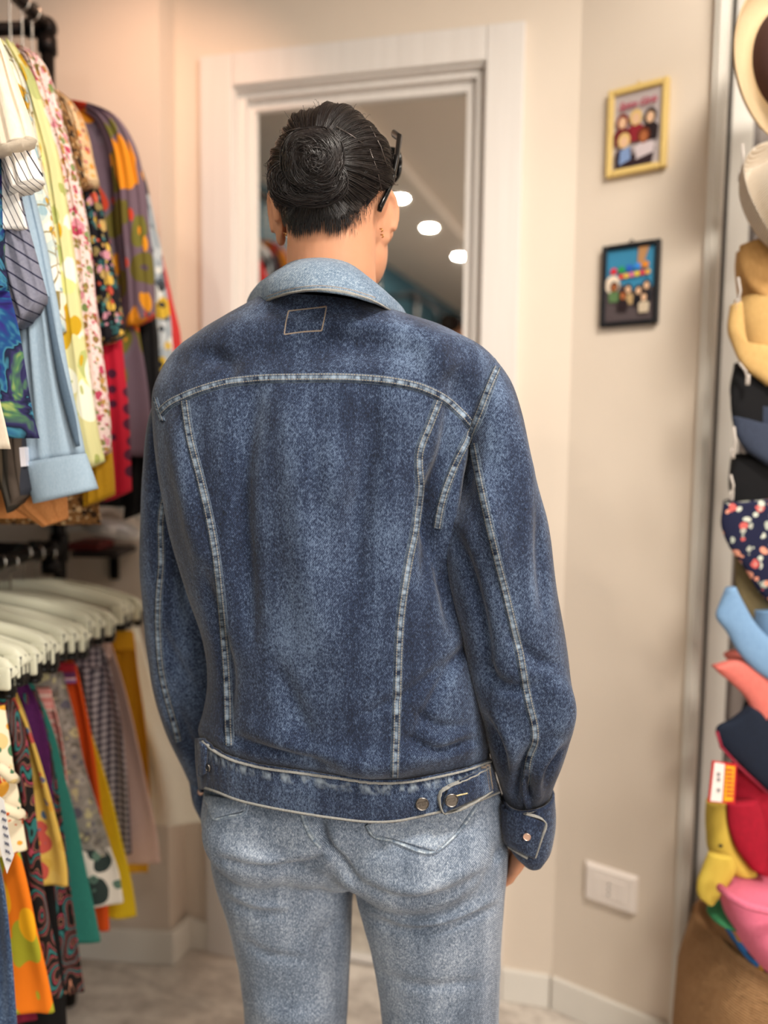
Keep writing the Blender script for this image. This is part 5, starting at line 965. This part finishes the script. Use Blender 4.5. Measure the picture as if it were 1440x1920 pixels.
visor_hat('cap', 'tan brown cap with curved peak, under the white crochet hat', tan, [((1388, 460), (1450, 440)), ((1386, 495), (1460, 500)), ((1400, 530), (1470, 550)), ((1432, 566), (1490, 590))], [((1385, 470), (1500, 420)), ((1384, 520), (1510, 520)), ((1392, 570), (1510, 610))], 1.30)
visor_hat('cap', 'khaki yellow cap with light curved brim above the black hat', khaki, [((1370, 572), (1390, 566)), ((1364, 610), (1400, 640)), ((1374, 650), (1440, 650)), ((1396, 690), (1480, 680)), ((1436, 722), (1500, 730))], [((1384, 560), (1500, 540)), ((1376, 610), (1510, 600)), ((1390, 660), (1510, 680))], 1.29, mb=khaki)
visor_hat('hat', 'black felt hat below the khaki cap', blk, [((1378, 690), (1470, 690)), ((1370, 730), (1480, 730)), ((1372, 775), (1490, 780)), ((1380, 810), (1490, 830))], [((1380, 680), (1500, 680)), ((1374, 740), (1520, 740)), ((1384, 800), (1510, 810))], 1.31, cat='hat')
visor_hat('hat', 'dark slate blue hat brim hanging under the black felt hat', nvy, [((1372, 780), (1450, 800)), ((1380, 815), (1460, 830)), ((1400, 845), (1480, 850)), ((1438, 872), (1490, 880))], [((1382, 760), (1500, 780)), ((1390, 820), (1510, 830)), ((1410, 860), (1510, 880))], 1.295, cat='hat')
visor_hat('hat', 'plain black hat above the navy flowered one', blk, [((1376, 860), (1460, 862)), ((1368, 900), (1480, 900)), ((1372, 950), (1490, 950))], [((1376, 850), (1500, 850)), ((1370, 900), (1520, 900)), ((1376, 960), (1510, 960))], 1.32, cat='hat')
FLN = floral('navy_flowers', '#191C38', ['#C95F5A', '#C4C9BC', '#D8927A', '#A9AFA4'], 46, .42, fine=1.5)
visor_hat('floral_hat', 'navy hat with small pink and white flowers', FLN, [((1356, 945), (1450, 935)), ((1352, 985), (1470, 960)), ((1364, 1020), (1480, 1010)), ((1392, 1060), (1490, 1060)), ((1420, 1105), (1500, 1110)), ((1442, 1130), (1500, 1140))], [((1362, 940), (1500, 930)), ((1360, 990), (1520, 990)), ((1400, 1060), (1510, 1060))], 1.28, cat='hat')
visor_hat('hat', 'olive brown hat between the flowered hat and the light blue peak', olv, [((1384, 1040), (1450, 1030)), ((1378, 1095), (1470, 1090)), ((1394, 1140), (1480, 1150)), ((1440, 1196), (1500, 1200))], [((1384, 1040), (1500, 1030)), ((1384, 1100), (1510, 1100)), ((1400, 1160), (1510, 1180))], 1.31, cat='hat')
visor_hat('cap', 'light blue cap with long peak pointing down', lbl, [((1362, 1104), (1378, 1100)), ((1350, 1130), (1392, 1128)), ((1342, 1154), (1410, 1160)), ((1362, 1185), (1436, 1190)), ((1386, 1225), (1466, 1215)), ((1414, 1255), (1490, 1240)), ((1450, 1280), (1510, 1270))], [((1400, 1140), (1500, 1130)), ((1410, 1190), (1520, 1180)), ((1440, 1240), (1520, 1240))], 1.275)
visor_hat('cap', 'coral pink cap with peak pointing left', cor, [((1338, 1252), (1342, 1248)), ((1348, 1262), (1372, 1238)), ((1372, 1282), (1420, 1250)), ((1400, 1312), (1460, 1290)), ((1414, 1345), (1480, 1320)), ((1436, 1374), (1500, 1360))], [((1360, 1232), (1500, 1225)), ((1390, 1270), (1520, 1280)), ((1430, 1330), (1520, 1340))], 1.285)
visor_hat('cap', 'dark navy cap with wine red edging', dnv, [((1400, 1330), (1410, 1326)), ((1370, 1350), (1430, 1340)), ((1343, 1366), (1450, 1372)), ((1350, 1394), (1460, 1400)), ((1384, 1430), (1480, 1430)), ((1440, 1484), (1500, 1486))], [((1400, 1330), (1500, 1320)), ((1380, 1380), (1520, 1380)), ((1420, 1440), (1520, 1440))], 1.27, edge=[(1344, 1372), (1352, 1400), (1384, 1436), (1440, 1488)])
# yellow cap
visor_hat('cap', 'pale yellow cap with rounded peak, lowest on the stand', ylc, [((1328, 1600), (1372, 1605)), ((1316, 1630), (1380, 1630)), ((1307, 1655), (1366, 1655)), ((1309, 1680), (1350, 1676)), ((1322, 1691), (1336, 1691))], [((1327, 1505), (1364, 1505)), ((1325, 1560), (1372, 1560)), ((1330, 1600), (1392, 1600)), ((1362, 1632), (1418, 1636))], 1.24, dc=.022)
ey = visor_hat('cap', 'red cap with yellow and white sewn label', redc, [((1362, 1508), (1420, 1500)), ((1366, 1550), (1434, 1540)), ((1380, 1590), (1438, 1590)), ((1408, 1630), (1436, 1632))], [((1360, 1440), (1470, 1440)), ((1366, 1500), (1490, 1500)), ((1376, 1570), (1480, 1570)), ((1404, 1628), (1440, 1630))], 1.26, dc=.03)
lbm = solid('label_white', '#E8DEDA', .5); lby = solid('label_yellow', '#E0A81C', .5); lbr = solid('label_red', '#C02428', .5); lbg = solid('label_grey_ink', '#8E8A8C', .5)
def quad(name, q, Y, mat, par, th=.0015):
    q = [P(x, y, Y) for x, y in q]; return mk(name, *fixn(np.array(q+[p_+[0, th, 0] for p_ in q]), [[0, 1, 2, 3], [4, 5, 6, 7], [0, 1, 5, 4], [1, 2, 6, 5], [2, 3, 7, 6], [3, 0, 4, 7]]), mat, par, smooth=False)
lb = quad('sewn_label', [(1336, 1427), (1382, 1434), (1378, 1508), (1328, 1504)], 1.215, lbr, ey, .003)
quad('white_strip', [(1340, 1430), (1359, 1433), (1354, 1504), (1332, 1502)], 1.2135, lbm, lb); quad('yellow_strip', [(1361, 1436), (1378, 1438), (1374, 1502), (1357, 1502)], 1.2135, lby, lb)
for k in range(7): quad('label_mark', [(1362, 1442+8*k), (1374, 1443+8*k), (1374, 1446+8*k), (1362, 1445+8*k)], 1.2125, lbr, lb, .0006)
for y_ in (1448, 1458, 1478): quad('label_mark', [(1345, y_), (1351, y_+1), (1350, y_+8), (1344, y_+7)], 1.2125, lbg, lb, .0006)
for (x, y) in ((1351, 1586), (1371, 1632)): mk('eyelet', *ball(P(x, y, 1.232), (.004, .002, .003), 8, 12), M['blackplastic'], bpy.data.objects['cap.005'] if 'cap.005' in bpy.data.objects else ey)
# tag strings
for (x0, y0, x1, y1) in ((1392, 270, 1388, 330), (1384, 520, 1384, 570), (1386, 680, 1402, 712), (1376, 800, 1374, 850), (1370, 890, 1372, 930)):
    s_ = mk('hang_tag', *join(tube([P(x0, y0, 1.27), P((x0+x1)/2+4, (y0+y1)/2, 1.27), P(x1, y1, 1.27)], .0022, 8), box(P(x1, y1, 1.27), (.007, .002, .018))), solid('tag_grey', '#B7AFA8', .5)); tag(s_, {270: 'pale string loop hanging under the straw hat', 520: 'small pale tag under the tan cap', 680: 'small pale tag under the khaki cap', 800: 'small pale tag beside the dark slate hat', 890: 'small pale tag beside the lower black hat'}[y0], 'tag', 'small tags on the hats')
# basket with pink bowl hat
bc = np.array([.775, 1.30, 0]); t = NT('jute_weave'); t.col(t.mix(t.noise(90, None, 3), '#C79C70', '#A67C52')); t.bump(t.wave(70, None, 2, 6, dirn='Z'), .9, .005); t.bump(t.noise(120), .5, .003)
e = empty('basket', bc, 'round brown jute basket on the floor under the caps', 'basket')
mk('basket_wall', *lathe([(.15, 0), (.18, .04), (.205, .16), (.200, .30), (.178, .40), (.165, .405), (.186, .30), (.19, .16), (.16, .03), (.001, .02)], 48, None, bc, lambda r, h, a: (.006*math.sin(3*a)+.004*math.sin(7*a+1), .006*math.sin(2*a))), t.m, e); mk('handle', *tube([bc+[-.06+.03*k/9, -.175, .395+.035*math.sin(math.pi*k/9)] for k in range(10)], .006, 8), t.m, e)
pk_ = cloth('pink_cotton', '#E07892', '#CE6480', 300, .3, .2); R = axisR((-.25, -.35, .9))
pc = P(1432, 1742, 1.22); e = empty('sun_hat', pc, 'pink hat with blue and yellow underside leaning in the jute basket', 'hat')
curve_piece([((1351, 1664), (1560, 1680), .05), ((1358, 1700), (1560, 1720), .075), ((1376, 1745), (1550, 1760), .085), ((1402, 1785), (1530, 1800), .075), ((1434, 1815), (1500, 1826), .05)], 1.22, .03, pk_, 'crown', e, 40, 2, .95, .001)
mk('rolled_rim', *tube([P(x, y, Y_) for x, y, Y_ in ((1350, 1664, 1.20), (1372, 1684, 1.16), (1400, 1698, 1.14), (1440, 1708, 1.135), (1490, 1706, 1.14))], .007, 10), pk_, e)
t = NT('blue_yellow_patch'); t.col(t.ramp(t.noise(16), [(0, '#1C1A1E'), (.42, '#B98A1C'), (.5, '#2A6FB8'), (.6, '#1F3A5C')], 'CONSTANT')); curve_piece([((1350, 1712), (1500, 1720), .05), ((1362, 1745), (1510, 1760), .07), ((1384, 1782), (1500, 1790), .075), ((1414, 1812), (1490, 1818), .06), ((1440, 1822), (1480, 1830), .04)], 1.245, .03, t.m, 'lower_brim', e, 30, 2, .95, .001)
gs = P(1408, 1700, 1.24); g_ = mk('folded_scarf', *join(*[loft([(gs+[-.07+.02*k, .0, .008*k-.02], gs+[.05+.02*k, .01, .006*k-.02], 0, .05), (gs+[-.05+.02*k, .0, .012+.008*k-.02], gs+[.04+.02*k, .01, .014+.006*k-.02], 0, .035)], 10, 30, .9) for k in range(2)]), cloth('green_scarf', '#3E8A5C', '#2A6A46', 200, .5, .8)); tag(g_, 'green folded scarf lying in the pink hat', 'scarf')
ps = P(1424, 1690, 1.215); g_ = mk('pink_cloth', *loft([(ps+[-.03, 0, -.004], ps+[.05, 0, -.012], 0, .018), (ps+[-.026, 0, .012], ps+[.045, 0, .004], 0, .012)], 10, 30, .9), cloth('pink_scarf', '#D9A0B4', '#C788A0')); tag(g_, 'small pale pink cloth on top of the green scarf', 'cloth')
